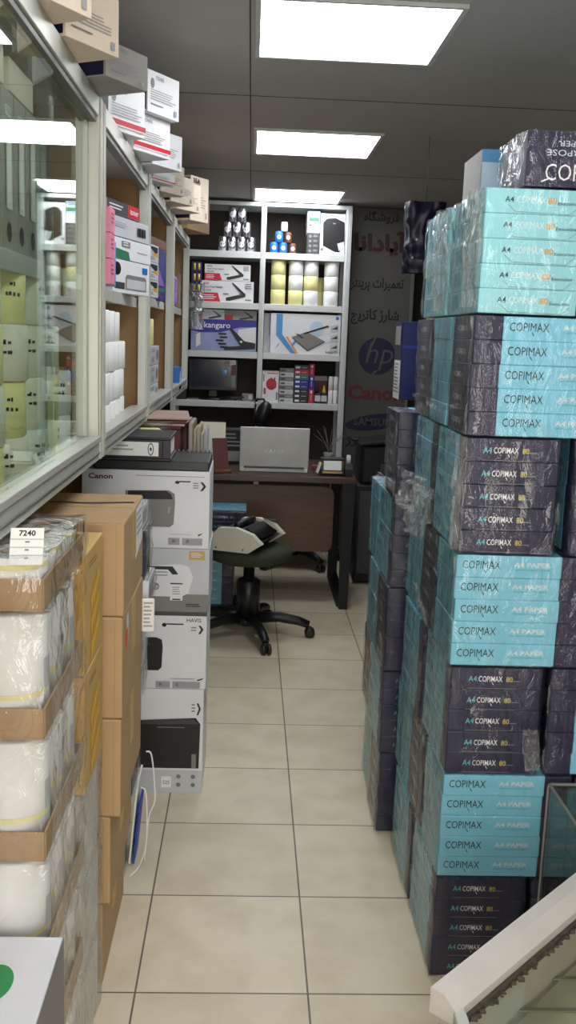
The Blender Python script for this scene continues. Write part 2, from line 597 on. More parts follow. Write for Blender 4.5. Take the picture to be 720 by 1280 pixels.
def marked_roll(name, r, h, k, a):
    o = roll_proto(name, r, h, k)
    mb = MB()
    for i in range(2):
        n = random.randint(2, 4)
        for j in range(n):
            c = a + (j - n / 2) * .12 + random.uniform(-.03, .03)
            z = h * (.68 - .17 * i)
            roll_label(mb, r, z - h * random.uniform(.01, .04), z + h * random.uniform(.02, .06), c, c + random.uniform(.05, .13), 'ink_black')
    mb.build('handwriting', o, fix=False)
    return o
# cabinet with box files: rolls on its floor
pc = Proto(marked_roll('paper_roll', .07, .1, 'paper_cream', R(-35)))
py = Proto(marked_roll('paper_roll', .07, .1, 'paper_yellow', R(-35)))
pw = Proto(marked_roll('paper_roll', .07, .1, 'paper_white', R(-35)))
zb = 1.2065
spots = [  # y along the cabinet, depth x, from the bottom up
    (1.63, -.475, [py, pc, py, pw]),
    (1.80, -.475, [pc, py, pc, py]),
    (1.965, -.475, [pw, pc, pc, pc]),
    (2.13, -.48, [py, py, pc]),
    (2.30, -.485, [pw, pw]),
    (1.46, -.475, [pc, py, pc]),
    (1.72, -.63, [pc, pc, py]), (1.90, -.63, [py, pc, pw]), (2.07, -.635, [py, py])]
stn = ['first', 'second', 'third', 'fourth', 'fifth', 'sixth', 'seventh', 'eighth']
lvl = ['bottom', 'second from bottom', 'third from bottom', 'top']
cn = {id(py): 'yellow', id(pc): 'cream', id(pw): 'white'}
so = ['second column', 'third column', 'fourth column', 'fifth column', 'sixth column', 'first column', 'first rear column', 'second rear column', 'third rear column']
for (y, x, st), nm in zip(spots, so):
    for k, p in enumerate(st):
        p.put((x + random.uniform(-.004, .004), y, zb + k * .1005), random.uniform(-.3, .3),
              'handwritten %s paper roll behind glass, %s, %s' % (cn[id(p)], nm, 'row %s' % stn[k] if k else 'on cabinet floor'), 'marked paper rolls behind the glass')
# grey box files with white spine slips on the shelf above
def box_file(w=.085, d=.26, h=.27):
    o = thing('box_file', 'x', 'file')
    b = MB().box((0, 0, h / 2), (d, w, h), 'binder_grey', .004)
    b.build('file_case', o)
    s = MB()
    f = Face(s, (d / 2, -w / 2, h), (0, 1, 0), (0, 0, -1), w, h)
    f.rect(.28, .1, .72, .16, 'paper_white'); f.lines(.32, .11, .7, .155, 3, 'ink_black')
    f.rect(.26, .2, .74, .72, 'paper_cream')
    f.rect(.34, .24, .66, .68, 'paper_white')
    s.build('spine_slip', o, fix=False)
    s = MB()
    f = Face(s, (d / 2, -w / 2, h), (0, 1, 0), (0, 0, -1), w, h)
    f.ell(.5, .86, .2, .2 * w / h, 'black_matte')
    s.build('finger_hole', o, fix=False)
    return o
pf = Proto(box_file())
fo = ['beside the entrance-side post', 'second along', 'third along', 'fourth along', 'fifth along', 'sixth along', 'seventh along']
for i in range(7):
    pf.put((-.55, 1.475 + i * .092, 1.6255), 0, 'grey box file with white spine slip behind glass, %s' % fo[i], 'grey box files on the cabinet shelf')
# cream cartons laid over the files
def mini_carton(name, w, d, h, k, label, cat, loc, rz=0, art=None, group=None):
    t = thing(name, label, cat, loc, rz, group)
    b = MB().box((0, 0, h / 2), (w, d, h), k, .0015)
    if art: art(b, w, d, h)
    b.build('carton', t)
    s = MB()
    s.box((w / 2 - .004, 0, h + .0006), (.004, d * .96, .0008), 'dim_card', 0)
    s.build('flap_edge', t)
    return t
mini_carton('carton', .2, .26, .06, 'cream_card', 'flat cream carton lying on the grey box files near the entrance', 'box', (-.52, 1.60, 1.8965))
mini_carton('carton', .2, .18, .055, 'cream_card', 'small cream carton lying on the last grey box files', 'box', (-.52, 1.86, 1.8965))

# open cabinet: stacks of white rolls on its floor
plain = Proto(roll_proto('paper_roll', .068, .088, 'paper_white'))
q = [(2.66, -.465, 4), (2.81, -.465, 4), (2.955, -.47, 4), (3.10, -.475, 4), (3.245, -.48, 3), (2.73, -.61, 4), (2.88, -.61, 4), (3.03, -.615, 4), (3.18, -.62, 3)]
qn = ['by the glass doors', 'second along in front', 'third along in front', 'fourth along in front', 'last along in front', 'first in the back row', 'second in the back row', 'third in the back row', 'last in the back row']
for (y, x, n), nm in zip(q, qn):
    for k in range(n):
        plain.put((x + random.uniform(-.003, .003), y + random.uniform(-.003, .003), zb + k * .0884), 0,
                  'plain white paper roll, stack %s, %s' % (nm, ['at the bottom', 'second up', 'third up', 'fourth up'][k]), 'white paper rolls in the open cabinet')

# toner cartons on the shelf of the open cabinet (faces turned to the aisle: rz = 90 deg)
def art_toner(kind):
    def art(b, w, d, h):
        f = front(b, w, d, h)
        if kind == 'red':
            f.rect(.0, .0, .62, 1, 'charcoal'); f.rect(.62, 0, 1, 1, 'red'); f.lines(.06, .3, .5, .8, 2, 'ink_white'); f.text('toner', .68, .3, .95, .7, 'ink_white', .01)
        elif kind == 'bar':
            f.lines(.06, .3, .4, .6, 3, 'ink_line')
            for i in range(9): f.rect(.66 + i * .025, .3, .675 + i * .025 + .006 * (i % 3), .75, 'ink_black')
        elif kind == 'green':
            f.poly([(0, .5), (0, 1), (.42, 1), (.38, .6)], 'green_card'); f.rect(.2, .12, .42, .42, 'mid_grey'); f.lines(.24, .16, .4, .4, 2, 'ink_white'); f.lines(.6, .5, .95, .6, 1, 'ink_line')
        elif kind == 'pic':
            f.ell(.1, .28, .1, .2, 'black'); f.rect(.04, .68, .3, .88, 'charcoal')
            f.poly([(.32, .5), (.36, .42), (.86, .42), (.9, .5), (.9, .88), (.32, .88)], 'mid_grey'); f.poly([(.35, .55), (.87, .55), (.87, .84), (.35, .84)], 'grey_card')
            f.rect(.78, .12, .93, .32, 'blue_cap')
    return art
a90 = R(90)
def shelf_carton(w, d, h, k, lab, x, y, z, art=None, name='toner_carton', ang=90):
    a = R(ang)
    return mini_carton(name, w, d, h, k, lab, 'box', (x - math.sin(a) * d / 2, y + math.cos(a) * d / 2, z), a, art, 'cartons on the open cabinet shelf')
zs = 1.6195
shelf_carton(.32, .2, .1, 'white_card', 'white carton with cartridge picture, lowest of the toner stack', -.384, 3.205, zs, art_toner('pic'), ang=76)
shelf_carton(.33, .2, .062, 'white_card', 'white carton with a green corner, second of the toner stack', -.382, 3.21, zs + .1025, art_toner('green'), ang=76)
shelf_carton(.32, .2, .06, 'grey_card', 'grey carton with a barcode, third of the toner stack', -.386, 3.19, zs + .167, art_toner('bar'), ang=76)
shelf_carton(.27, .2, .038, 'white_card', 'thin charcoal and red carton on top of the toner stack', -.400, 3.12, zs + .2295, art_toner('red'), ang=76)
for i, z in enumerate((0, .0635, .127)):
    shelf_carton(.085, .2, .062, 'pink', 'pink carton beside the toner stack, %s of three' % ['lowest', 'middle', 'uppermost'][i], -.360, 2.588, zs + z, lambda b, w, d, h: front(b, w, d, h).lines(.2, .2, .8, .7, 3, 'ink_red'), 'pink_carton')
shelf_carton(.05, .2, .115, 'sky_blue', 'narrow sky blue carton between pink cartons and toner stack', -.366, 2.672, zs, None, 'blue_carton')
# next cabinet
z3 = 1.6365
def art_photo(b, w, d, h):
    f = front(b, w, d, h)
    f.text('80°', .15, .06, .5, .16, 'sky_blue', .01); f.poly([(.1, .7), (.5, .35), (.9, .7)], 'purple'); f.rect(.1, .75, .9, .82, 'green_card'); f.lines(.1, .86, .7, .95, 2, 'ink_red')
shelf_carton(.26, .2, .21, 'blue_card', 'tall navy photo paper carton standing in the second open cabinet', -.398, 4.25, z3, art_photo, 'photo_paper_carton', 82)
for i in range(3):
    def art_tri(b, w, d, h):
        f = front(b, w, d, h)
        f.poly([(.1, .1), (.9, .1), (.9, .6)], 'black'); f.poly([(.9, .4), (.9, .7), (.4, .55)], 'yellow'); f.lines(.1, .7, .7, .9, 2, 'ink_line')
    shelf_carton(.17, .2, .065, 'white_card', 'white carton with black and yellow triangle, %s of three' % ['lowest', 'middle', 'uppermost'][i], -.388, 3.90, z3 + i * .0665, art_tri, 'ribbon_carton', 80)
shelf_carton(.3, .2, .04, 'brown', 'thin brown carton lying on the tall navy carton', -.40, 4.26, z3 + .2125, None, 'brown_carton', 82)
for i in range(3):
    def art_c(b, w, d, h):
        f = front(b, w, d, h)
        f.ell(.78, .5, .16, .3, 'mid_grey'); f.rect(.12, .55, .4, .85, 'ink_line'); f.lines(.1, .15, .5, .35, 2, 'ink_mid')
    mini_carton('toner_carton', .36, .2, .078, 'grey_card', 'white carton on cabinet floor, %s of the three with cartridge pictures' % ['lowest', 'middle', 'uppermost'][i], 'box', (-.508, 4.22 + .01 * i, zb + i * .0805), a90, art_c, 'white cartons on the cabinet floor')
rp2 = Proto(roll_proto('paper_roll', .055, .11, 'paper_yellow'))
rp2.put((-.475, 4.13, zb + .242), 0, 'yellow paper roll standing on three white cartons, entrance side', 'yellow rolls on the white cartons')
rp2.put((-.475, 4.29, zb + .242), 0, 'yellow paper roll standing on three white cartons, far side', 'yellow rolls on the white cartons')
# last cabinet
t = thing('clear_pouch', 'clear pouch of purple refills on the far cabinet shelf', 'pouch', (-.418, 5.15, z3))
MB().box((0, 0, .08), (.06, .14, .15), 'purple', .02).build('refill_block', t)
f_ = film_mesh(.075, .17, .165, .003, .008, 5, 6, 8); f_.build('pouch_film', t)
mini_carton('blue_carton', .16, .14, .12, 'blue_cap', 'blue carton on the floor of the far cabinet', 'box', (-.44, 5.25, zb), a90, lambda b, w, d, h: front(b, w, d, h).ell(.5, .5, .3, .35, 'ink_white'))
Proto(roll_proto('tape_roll', .045, .05, 'paper_white')).put((-.43, 5.40, zb), 0, 'white tape roll beside the blue carton in the far cabinet')

# ------------------------------------------------------------------ cartons on top of the wall cabinets, set askew
def art_label(stripe=False, big=False):
    def art(b, w, d, h):
        f = front(b, w, d, h)
        f.ell(.14, .3, .06, .09 * w / h, 'mid_grey'); f.text('TONER', .24, .1, .5, .2, 'ink_mid'); 
        f.lines(.08, .44, .9, .72, 5, 'ink_line', .3, .35)
        f.lines(.08, .78, .5, .84, 1, 'ink_mid'); f.rect(.82, .78, .9, .92, 'ink_line')
        if stripe:
            f.rect(0, .74, 1, .9, 'white_card'); f.rect(0, .76, 1, .87, 'ink_red')
        if big: f.text('55A', .1, .05, .5, .16, 'ink_black', .02)
        l = leftf(b, w, d, h); l.rect(.02, .05, .98, .95, 'navy' if not stripe else 'white_card')
    return art
G = 'toner cartons on top of the wall cabinets'
def topbox(brx, bry, z, w, h, d, k, label, stripe=False, big=False, ang=60):
    a = R(ang); u = Vector((math.cos(a), math.sin(a), 0)); n = Vector((-math.sin(a), math.cos(a), 0))
    c = Vector((brx, bry, z)) - u * w / 2 + n * d / 2
    mini_carton('toner_carton', w, d, h, k, label, 'box', c, a, art_label(stripe, big), G)
ZT = 2.0405
topbox(-.281, 2.099, ZT, .16, .108, .30, 'cream_card', 'cream carton on the cabinets, second in the row from entrance')
topbox(-.296, 1.855, ZT, .16, .12, .30, 'cream_card', 'cream carton first in the row on the cabinets, by the entrance')
topbox(-.252, 2.369, ZT, .15, .075, .30, 'dim_card', 'flat grey carton overhanging the first cabinet post')
topbox(-.318, 2.93, ZT, .165, .125, .26, 'white_card', 'white carton with red stripe and black emblem after the flat grey carton', True)
topbox(-.273, 3.25, ZT, .19, .112, .27, 'white_card', 'white carton with long red stripe carrying another carton', True)
topbox(-.246, 3.244, ZT + .1135, .166, .12, .24, 'white_card', 'white carton perched on top of the long red-striped carton')
topbox(-.251, 3.477, ZT, .168, .112, .28, 'white_card', 'white carton with small print right behind the perched carton')
topbox(-.299, 3.80, ZT, .17, .038, .28, 'white_card', 'thin white carton with red stripe, lower of a pair', True)
topbox(-.310, 3.79, ZT + .039, .17, .038, .26, 'white_card', 'thin white carton with red stripe, upper of a pair', True)
topbox(-.284, 4.08, ZT, .16, .11, .27, 'cream_card', 'cream carton with small print following the thin striped pair')
topbox(-.264, 4.374, ZT, .168, .11, .27, 'cream_card', 'cream carton, second after the thin striped pair')
topbox(-.246, 4.619, ZT, .191, .12, .27, 'cream_card', 'cream carton, third after the thin striped pair')
topbox(-.229, 5.014, ZT, .158, .207, .27, 'cream_card', 'tall cream carton last in the row on the cabinets', False, True)
mini_carton('brown_carton', .3, .22, .17, 'kraft', 'brown cardboard carton behind the tall cream carton on the cabinets', 'box', (-.40, 5.45, ZT), R(70))

# ------------------------------------------------------------------ shelf unit against the back wall
SY = 6.6
t = thing('shelf_unit', 'grey metal shelf unit with two columns of shelves on back wall', 'shelf', (0, SY, 0))
for x0, x1 in ((-.53, -.495), (.046, .080), (.600, .640)):
    u = MB().bx(x0, x1, 0, .03, 0, 2.36, 'shelf_white', .002)
    w3 = (x1 - x0) / 3
    for g in (1, 2): u.bx(x0 + g * w3 - .0025, x0 + g * w3 + .0025, -.004, -.0002, .005, 2.355, 'shelf_white', .001)
    u.bx(x0, x1, .31, .335, 0, 2.36, 'shelf_white', .001)
    u.build('upright', t)
for x0, x1 in ((-.4945, .0455), (.0805, .5995)):
    for z in (2.045, 1.715, 1.395, 1.066):
        MB().bx(x0, x1, .001, .33, z - .042, z, 'shelf_white', .002).build('shelf_board', t)
    MB().bx(x0, x1, .001, .33, 2.335, 2.36, 'shelf_white', .002).build('top_board', t)
MB().bx(-.53, .64, .336, .345, .5, 2.36, 'dark_back', 0).build('back_panel', t)
S = [2.0455, 1.7155, 1.3955, 1.0665]

def can_proto(r, h, k, name, cat):
    o = thing(name, 'x', cat)
    MB().lathe([(r * .92, 0), (r, .003), (r, h - .012), (r * .9, h - .006), (r * .9, h)], k, n=20).build('can_body', o)
    l = MB(); roll_disc(l, r, h * .48, h * .2); l.build('round_label', o, fix=False)
    return o
def roll_disc(mb, r, zc, rad):
    vs = [(0, -(r + .001), zc)]
    for i in range(20):
        a = 2 * math.pi * i / 20
        ang = -math.pi / 2 + rad * math.cos(a) / r
        vs.append(((r + .001) * math.cos(ang), (r + .001) * math.sin(ang), zc + rad * math.sin(a)))
    mb.add(vs, [(0, i + 1, (i + 1) % 20 + 1) for i in range(20)], 'ink_white', False)
pcan = Proto(can_proto(.029, .094, 'steel', 'metal_can', 'can'))
rows = [(S[0], [-.205, -.143, -.081, -.019], 'bottom row'), (S[0] + .0945, [-.174, -.112, -.050], 'middle row'), (S[0] + .189, [-.143, -.081], 'top row')]
nth = ['first', 'second', 'third', 'fourth']
for z, xs, rn in rows:
    for i, x in enumerate(xs):
        pcan.put((x, SY + .06, z), 0, 'silver can with round white label, %s of the %s of the can pyramid' % (nth[i], rn), 'pyramid of silver cans')
ib = Proto(can_proto(.027, .070, 'blue_cap', 'ink_can', 'can')); ir = Proto(can_proto(.022, .066, 'brown', 'ink_can', 'can')); iw = Proto(can_proto(.022, .06, 'grey_card', 'ink_can', 'can'))
G = 'small ink cans in a pyramid'
ib.put((.134, SY + .06, S[0]), 0, 'blue ink can with round white label at the outer end of bottom row', G)
ib.put((.194, SY + .06, S[0]), 0, 'blue ink can with round white label in the middle of bottom row', G)
ir.put((.258, SY + .06, S[0]), 0, 'brown ink can with round white label on the shelf board', G)
ib.put((.166, SY + .06, S[0] + .0705), 0, 'blue ink can with round white label in the second row', G)
ir.put((.226, SY + .06, S[0] + .0705), 0, 'brown ink can with round white label in the second row', G)
iw.put((.199, SY + .06, S[0] + .141), 0, 'grey ink can crowning the blue and brown pyramid', G)

def shelfbox(name, x0, x1, y, d, z, h, k, label, art=None, rz=0, group=None, cat='box'):
    return mini_carton(name, x1 - x0, d, h, k, label, cat, ((x0 + x1) / 2, y + d / 2, z), rz, art, group)
def a_tall(b, w, d, h):
    f = front(b, w, d, h)
    f.rect(.0, 0, 1, .99, 'charcoal')
    for i in range(4): f.ell(.25, .14 + .23 * i, .12, .12 * w / h, 'mid_grey'); f.lines(.5, .08 + .23 * i, .9, .2 + .23 * i, 2, 'ink_line')
shelfbox('carton', .350, .430, SY + .03, .2, S[0], .135, 'charcoal', 'dark carton with a column of white print, under two small ones', a_tall)
shelfbox('carton', .350, .430, SY + .03, .2, S[0] + .1365, .062, 'white_card', 'small white carton with red mark on the dark carton', lambda b, w, d, h: front(b, w, d, h).rect(.1, .1, .3, .3, 'ink_red'))
shelfbox('carton', .348, .430, SY + .03, .2, S[0] + .2, .075, 'pale_blue', 'small pale grey-green carton topmost beside the printer carton', lambda b, w, d, h: front(b, w, d, h).rect(.15, .55, .95, .85, 'green_card').lines(.15, .1, .9, .4, 2, 'ink_mid'))
def a_bigprinter(b, w, d, h):
    f = front(b, w, d, h)
    f.poly([(.1, .22), (.25, .12), (.6, .1), (.97, .2), (1, .75), (.8, .93), (.6, .92), (.12, .78)], 'black')
    f.poly([(.5, .22), (.62, .22), (.6, .25), (.5, .25)], 'mid_grey'); f.poly([(.7, .72), (.98, .66), (.98, .85), (.78, .9)], 'grey_card'); f.rect(.03, .84, .14, .9, 'ink_mid')
shelfbox('printer_carton', .4345, .597, SY + .02, .28, S[0], .262, 'white_card', 'white carton with black printer picture on the topmost shelf', a_bigprinter)

# rolls on the second shelf
ry = Proto(roll_proto('paper_roll', .0485, .095, 'paper_yellow')); rw = Proto(roll_proto('paper_roll', .0485, .095, 'paper_white'))
cols = [(.170, [ry, ry, ry], 'yellow column by the middle upright'), (.287, [ry, rw, rw], 'white column on a yellow roll'), (.388, [rw, ry, rw], 'white column with a yellow roll between'), (.523, [rw, rw, rw], 'all white column by the sign')]
for x, st, nm in cols:
    for k, p in enumerate(st):
        o = p.put((x, SY + .065, S[1] + k * .0955), 0, '%s paper roll, %s in the %s' % ('yellow' if p is ry else 'white', ['lowest', 'middle one', 'uppermost'][k], nm), 'paper rolls on the second shelf')
ry.put((.44, SY + .20, S[1]), 0, 'yellow paper roll half hidden behind the white columns, lower', 'paper rolls on the second shelf')
ry.put((.44, SY + .20, S[1] + .0955), 0, 'yellow paper roll half hidden behind the white columns, upper', 'paper rolls on the second shelf')

def stapler_pic(f, x0, y0, x1, y1, k='black'):
    P = lambda a, b: (x0 + (x1 - x0) * a, y0 + (y1 - y0) * b)
    f.poly([P(.28, .0), P(.36, .02), P(.98, .62), P(.9, .72), P(.72, .6), P(.30, .06)], k)
    f.poly([P(0, .84), P(.86, .60), P(.98, .62), P(.96, .76), P(.2, 1), P(.02, 1)], k)
    f.poly([P(.66, .5), P(.72, .5), P(.72, .68), P(.66, .7)], 'mid_grey')
def a_staple(b, w, d, h):
    f = front(b, w, d, h)
    f.text('ACE', .05, .08, .16, .18, 'ink_red', .03)
    f.text('Heavy Duty Stapler', .05, .24, .42, .36, 'ink_black', .01); f.text('HD-23/24', .05, .4, .2, .5, 'ink_black', .01)
    f.poly([(0, .56), (.33, .56), (.38, .98), (0, .98)], 'ink_red'); f.lines(.03, .66, .3, .92, 3, 'ink_white', .4)
    stapler_pic(f, .48, .06, .86, .92)
    f.rect(.43, .58, .53, .64, 'ink_mid'); f.lines(.84, .1, .96, .4, 3, 'ink_mid', .1); f.rect(.84, .84, .96, .9, 'ink_mid')
shelfbox('stapler_carton', -.345, .008, SY + .03, .12, S[1], .137, 'white_card', 'white stapler carton with red panel, lower of two', a_staple)
shelfbox('stapler_carton', -.318, -.016, SY + .03, .12, S[1] + .139, .105, 'white_card', 'white stapler carton with red panel, upper of two', a_staple)
def a_kang(b, w, d, h):
    f = front(b, w, d, h)
    f.rect(0, .02, 1, .98, 'lilac_card'); f.poly([(.72, .3), (.99, .2), (.99, .72), (.72, .72)], 'white_card')
    f.poly([(0, 0), (1, 0), (1, .2), (.75, .22), (.45, .4), (.15, .42), (0, .36)], 'royal')
    f.text('kangaro', .2, .08, .6, .32, 'ink_white', .01)
    f.ell(.1, .16, .045, .07, 'ink_white'); f.ell(.1, .19, .03, .05, 'royal')
    for i, x in enumerate((.42, .44, .38, .42, .45)): f.rect(x, .42 + .105 * i, x + .12, .48 + .105 * i, 'ink_black')
    f.poly([(.58, .26), (.63, .27), (.82, .66), (.95, .7), (.99, .72), (.99, .9), (.52, .97), (.5, .9), (.52, .86), (.76, .82), (.74, .76)], 'ink_black')
    f.ell(.77, .68, .02, .035, 'ink_white'); f.poly([(.08, .5), (.14, .42), (.15, .8), (.08, .9)], 'paper_white')
shelfbox('stapler_carton', -.40, .034, SY + .012, .2, S[2], .205, 'lilac_card', 'wide lilac and royal blue carton with stapler picture', a_kang)
def a_dark(b, w, d, h):
    f = front(b, w, d, h); f.rect(0, .5, .25, 1, 'red'); stapler_pic(f, .45, .1, .9, .95); f.lines(.06, .1, .35, .4, 2, 'ink_mid')
shelfbox('stapler_carton', -.375, -.18, SY + .03, .15, S[2] + .2065, .066, 'grey_card', 'grey stapler carton on the lilac carton beside a darker one', a_dark)
shelfbox('stapler_carton', -.178, .034, SY + .03, .15, S[2] + .2065, .066, 'dim_card', 'darker stapler carton on the lilac carton by the middle upright', a_dark)
def a_trim(b, w, d, h):
    f = front(b, w, d, h)
    f.poly([(.08, .02), (.17, .02), (.17, .52), (.37, 1), (.30, 1), (.08, .55)], 'sky_blue')
    f.poly([(.22, .58), (.25, .58), (.41, 1), (.37, 1)], 'ink_orange'); f.poly([(.30, .78), (.37, .62), (.39, .66), (.32, .84)], 'sky_blue')
    f.poly([(.01, .84), (.1, .62), (.13, .7), (.2, .98), (.01, .98)], 'ink_white'); f.poly([(.07, .9), (.13, .72), (.12, .8)], 'sky_blue')
    f.ell(.66, .35, .1, .18, 'pale_blue')
    f.poly([(.31, .58), (.52, .44), (.78, .66), (.54, .9)], 'mid_grey'); f.poly([(.31, .58), (.54, .9), (.54, .93), (.31, .61)], 'charcoal'); f.poly([(.54, .9), (.78, .66), (.78, .69), (.54, .93)], 'charcoal')
    f.poly([(.46, .48), (.82, .26), (.84, .3), (.5, .5)], 'black'); f.poly([(.36, .5), (.4, .5), (.48, .6), (.45, .62)], 'charcoal')
    for i in range(3): f.poly([(.86, .28 + .24 * i), (.97, .22 + .24 * i), (.97, .4 + .24 * i), (.86, .42 + .24 * i)], 'grey_card'); f.poly([(.87, .36 + .24 * i), (.96, .27 + .24 * i), (.96, .36 + .24 * i)], 'charcoal')
    f.ell(.95, .08, .024, .045, 'blue_cap'); f.text('NikinO', .80, .91, .97, .975, 'ink_black', .02)
shelfbox('trimmer_carton', .128, .594, SY + .012, .1, S[2], .262, 'white_card', 'white carton with a grey paper trimmer picture', a_trim)
shelfbox('trimmer_carton', .084, .55, SY + .115, .1, S[2], .262, 'white_card', 'white and blue trimmer carton behind the front trimmer carton', a_trim)

# bottom shelf
def a_redp(b, w, d, h):
    f = front(b, w, d, h)
    f.rect(.0, .0, 1, 1, 'white_card'); f.rect(.3, .06, .95, .09, 'ink_red'); f.rect(.06, .12, .12, .34, 'ink_red')
    f.ell(.55, .42, .32, .19, 'red'); f.rect(.5, .2, .56, .3, 'red'); f.rect(.72, .2, .78, .3, 'black'); f.rect(.3, .5, .85, .53, 'maroon'); f.rect(.1, .55, .22, .75, 'ink_red'); f.rect(.85, .68, .95, .92, 'ink_mid')
shelfbox('punch_carton', .084, .195, SY + .03, .18, S[3], .208, 'white_card', 'white carton with red hole punch picture', a_redp)
def a_slim(kind):
    def art(b, w, d, h):
        f = front(b, w, d, h)
        f.rect(.08, .3, .38, .7, 'ink_white' if kind != 'g' else 'charcoal'); f.rect(.5, .45, .85, .6, 'ink_line'); 
    return art
for i in range(8):
    shelfbox('ribbon_carton', .2, .295, SY + .03, .15, S[3] + i * .0288, .0284, 'mid_grey' if i % 2 else 'grey_card', 'slim grey carton, %s of the grey pile' % (['lowest'] + [s_ + ' up' for s_ in stn[1:7]] + ['topmost'])[i], a_slim('g'), 0, 'slim grey cartons on the bottom shelf')
for i, (k, n) in enumerate([('black', 'black'), ('black', 'black'), ('black', 'black'), ('royal', 'blue'), ('royal', 'blue'), ('green_card', 'green'), ('red', 'red'), ('navy', 'navy')]):
    shelfbox('ribbon_carton', .2985, .396, SY + .03, .15, S[3] + i * .0318, .0314, k, 'slim %s carton, %s of the coloured pile' % (n, (['lowest'] + [s_ + ' up' for s_ in stn[1:7]] + ['topmost'])[i]), a_slim('c'), 0, 'slim coloured cartons on the bottom shelf')
for i, (k, n, h) in enumerate([('red', 'lower red', .096), ('royal', 'blue', .086), ('red', 'upper red', .08)]):
    shelfbox('ribbon_carton', .399, .434, SY + .03, .15, S[3] + [0, .0965, .183][i], h, k, '%s carton standing on end beside the coloured pile' % n, lambda b, w, d, h: front(b, w, d, h).rect(.3, .1, .7, .3, 'ink_white').rect(.4, .4, .6, .8, 'ink_line'), 0, 'upright cartons beside the coloured pile')
shelfbox('carton', .44, .53, SY + .12, .15, S[3], .15, 'maroon', 'dark maroon carton behind the two ink bottles')
shelfbox('carton', .44, .53, SY + .12, .15, S[3] + .151, .03, 'dim_card', 'flat brown-grey carton on the dark maroon carton')
def bottle(k, capk, label, x):
    t = thing('ink_bottle', label, 'bottle', (x, SY + .07, S[3]), 0)
    MB().box((0, 0, .036), (.038, .038, .072), k, .006).build('bottle_body', t)
    MB().box((0, 0, .034), (.0392, .0392, .04), 'grey_card', .001).build('bottle_label', t)
    MB().lathe([(.012, .0725), (.012, .085), (.009, .095), (.004, .12), (.003, .122)], capk, n=14).build('cap', t)
bottle('black', 'black', 'square black ink bottle with a black cap', .463)
bottle('black', 'amber', 'square ink bottle with a pointed yellow cap', .506)
rs = Proto(roll_proto('paper_roll', .0155, .092, 'paper_white'))
for x, n1 in ((.549, 'inner'), (.583, 'outer')):
    for k, n2 in ((0, 'lower'), (1, 'upper')):
        rs.put((x, SY + .06, S[3] + k * .0925), 0, 'thin white roll standing by the bottles, %s one of the %s pair' % (n2, n1), 'thin white rolls')

# monitor with a dark reflecting screen
t = thing('monitor', 'black monitor with dark shiny screen on the lower shelf', 'monitor', (-.25, SY + .12, S[3]))
MB().box((0, 0, .168), (.335, .035, .215), 'black', .006).build('casing', t)
MB().bx(-.152, .152, -.0195, -.0178, .085, .268, 'screen', 0).build('screen', t)
MB().box((0, .01, .045), (.06, .03, .05), 'black', .004).build('neck', t)
mb = MB(); f = Face(mb, (.06, -.0195, .27), (1, 0, 0), (0, 0, -1), .10, .12); f.poly([(.1, .1), (.5, .05), (.5, .4), (.1, .42)], 'ink_line'); f.poly([(.0, .5), (.4, .48), (.45, .9), (.05, .85)], 'sky_blue'); f.poly([(.12, .6), (.35, .55), (.3, .8)], 'ink_white'); f.poly([(.6, .3), (.95, .25), (.95, .85), (.6, .9)], 'brown'); mb.build('sticker', t, fix=False)
MB().lathe([(.1, 0), (.1, .008), (.03, .018)], 'black', (0, .0, .001), 24).build('foot', t)
t = thing('phone_speaker', 'small grey desk speaker on the shelf by the middle upright', 'speaker', (-.012, SY + .08, S[3]))
MB().box((0, 0, .025), (.08, .06, .05), 'mid_grey', .006).build('case', t)
MB().box((.02, -.0315, .028), (.025, .002, .03), 'grey_card', .0005).build('display', t)
shelfbox('carton', -.49, -.425, SY + .02, .2, S[3], .12, 'black', 'black carton at the outer end of the monitor shelf')
t = thing('cable_coil', 'black coiled cable in front of the monitor foot', 'cable', (-.12, SY + .035, S[3]))
pts = [(.03 * math.cos(i * .5) * (1 + .05 * i), .02 * math.sin(i * .5), .004 + .0006 * i) for i in range(40)]
MB().tube(pts, .0032, 'black').build('cable', t)

# battery cards, silver bag hanging beside the shelf, black desk headset
for i in range(3):
    t = thing('battery_card', 'blue card of yellow batteries hanging by the shelf, %s of three' % ['uppermost', 'middle', 'lowest'][i], 'batteries', (-.358, 6.42, 1.925 - i * .066), 0, 'battery cards by the shelf')
    MB().box((0, .0, 0), (.065, .002, .06), 'blue_card', .0005).build('card', t)
    for s_ in (-1, 1): MB().tube([(s_ * .014, -.009, -.02), (s_ * .014, -.009, .02)], .0075, 'amber', 10).build('battery', t)
t = thing('silver_bag', 'crumpled silver plastic bag hanging beside the stapler cartons', 'bag', (-.36, 6.44, 1.53))
fm = film_mesh(.06, .05, .29, .004, .02, 9, 10, 18); fm.mats = ['film_grey']; fm.build('bag_film', t)
MB().tube([(0, 0, .285), (.005, 0, .31), (0, .0, .33)], .002, 'grey_card').build('hanger', t)
MB().box((0, 0, .06), (.035, .03, .09), 'grey_card', .012).build('contents', t)
MB().box((.004, 0, .17), (.03, .026, .08), 'ink_line', .012).build('contents', t)
t = thing('headset', 'black headset hanging from the lower shelf board', 'headset', (.085, 6.53, 1.06))
MB().tube([(-.04, .005, .0), (-.05, 0, -.06), (-.045, 0, -.16), (-.06, 0, -.24)], .006, 'black').build('cord', t)
b = MB(); b.lathe([(.012, -.1), (.04, -.085), (.05, -.03), (.048, .03), (.03, .07), (.008, .08)], 'black', (.012, 0, -.06), 16, Matrix.Rotation(.35, 3, 'Y')); b.build('ear_cup', t)
MB().tube([(.03, 0, .0), (.01, 0, .03), (-.03, 0, .03), (-.045, 0, .0)], .008, 'black').build('head_band', t)
MB().box((-.035, -.006, .005), (.015, .01, .012), 'ink_white', .003).build('clip', t)

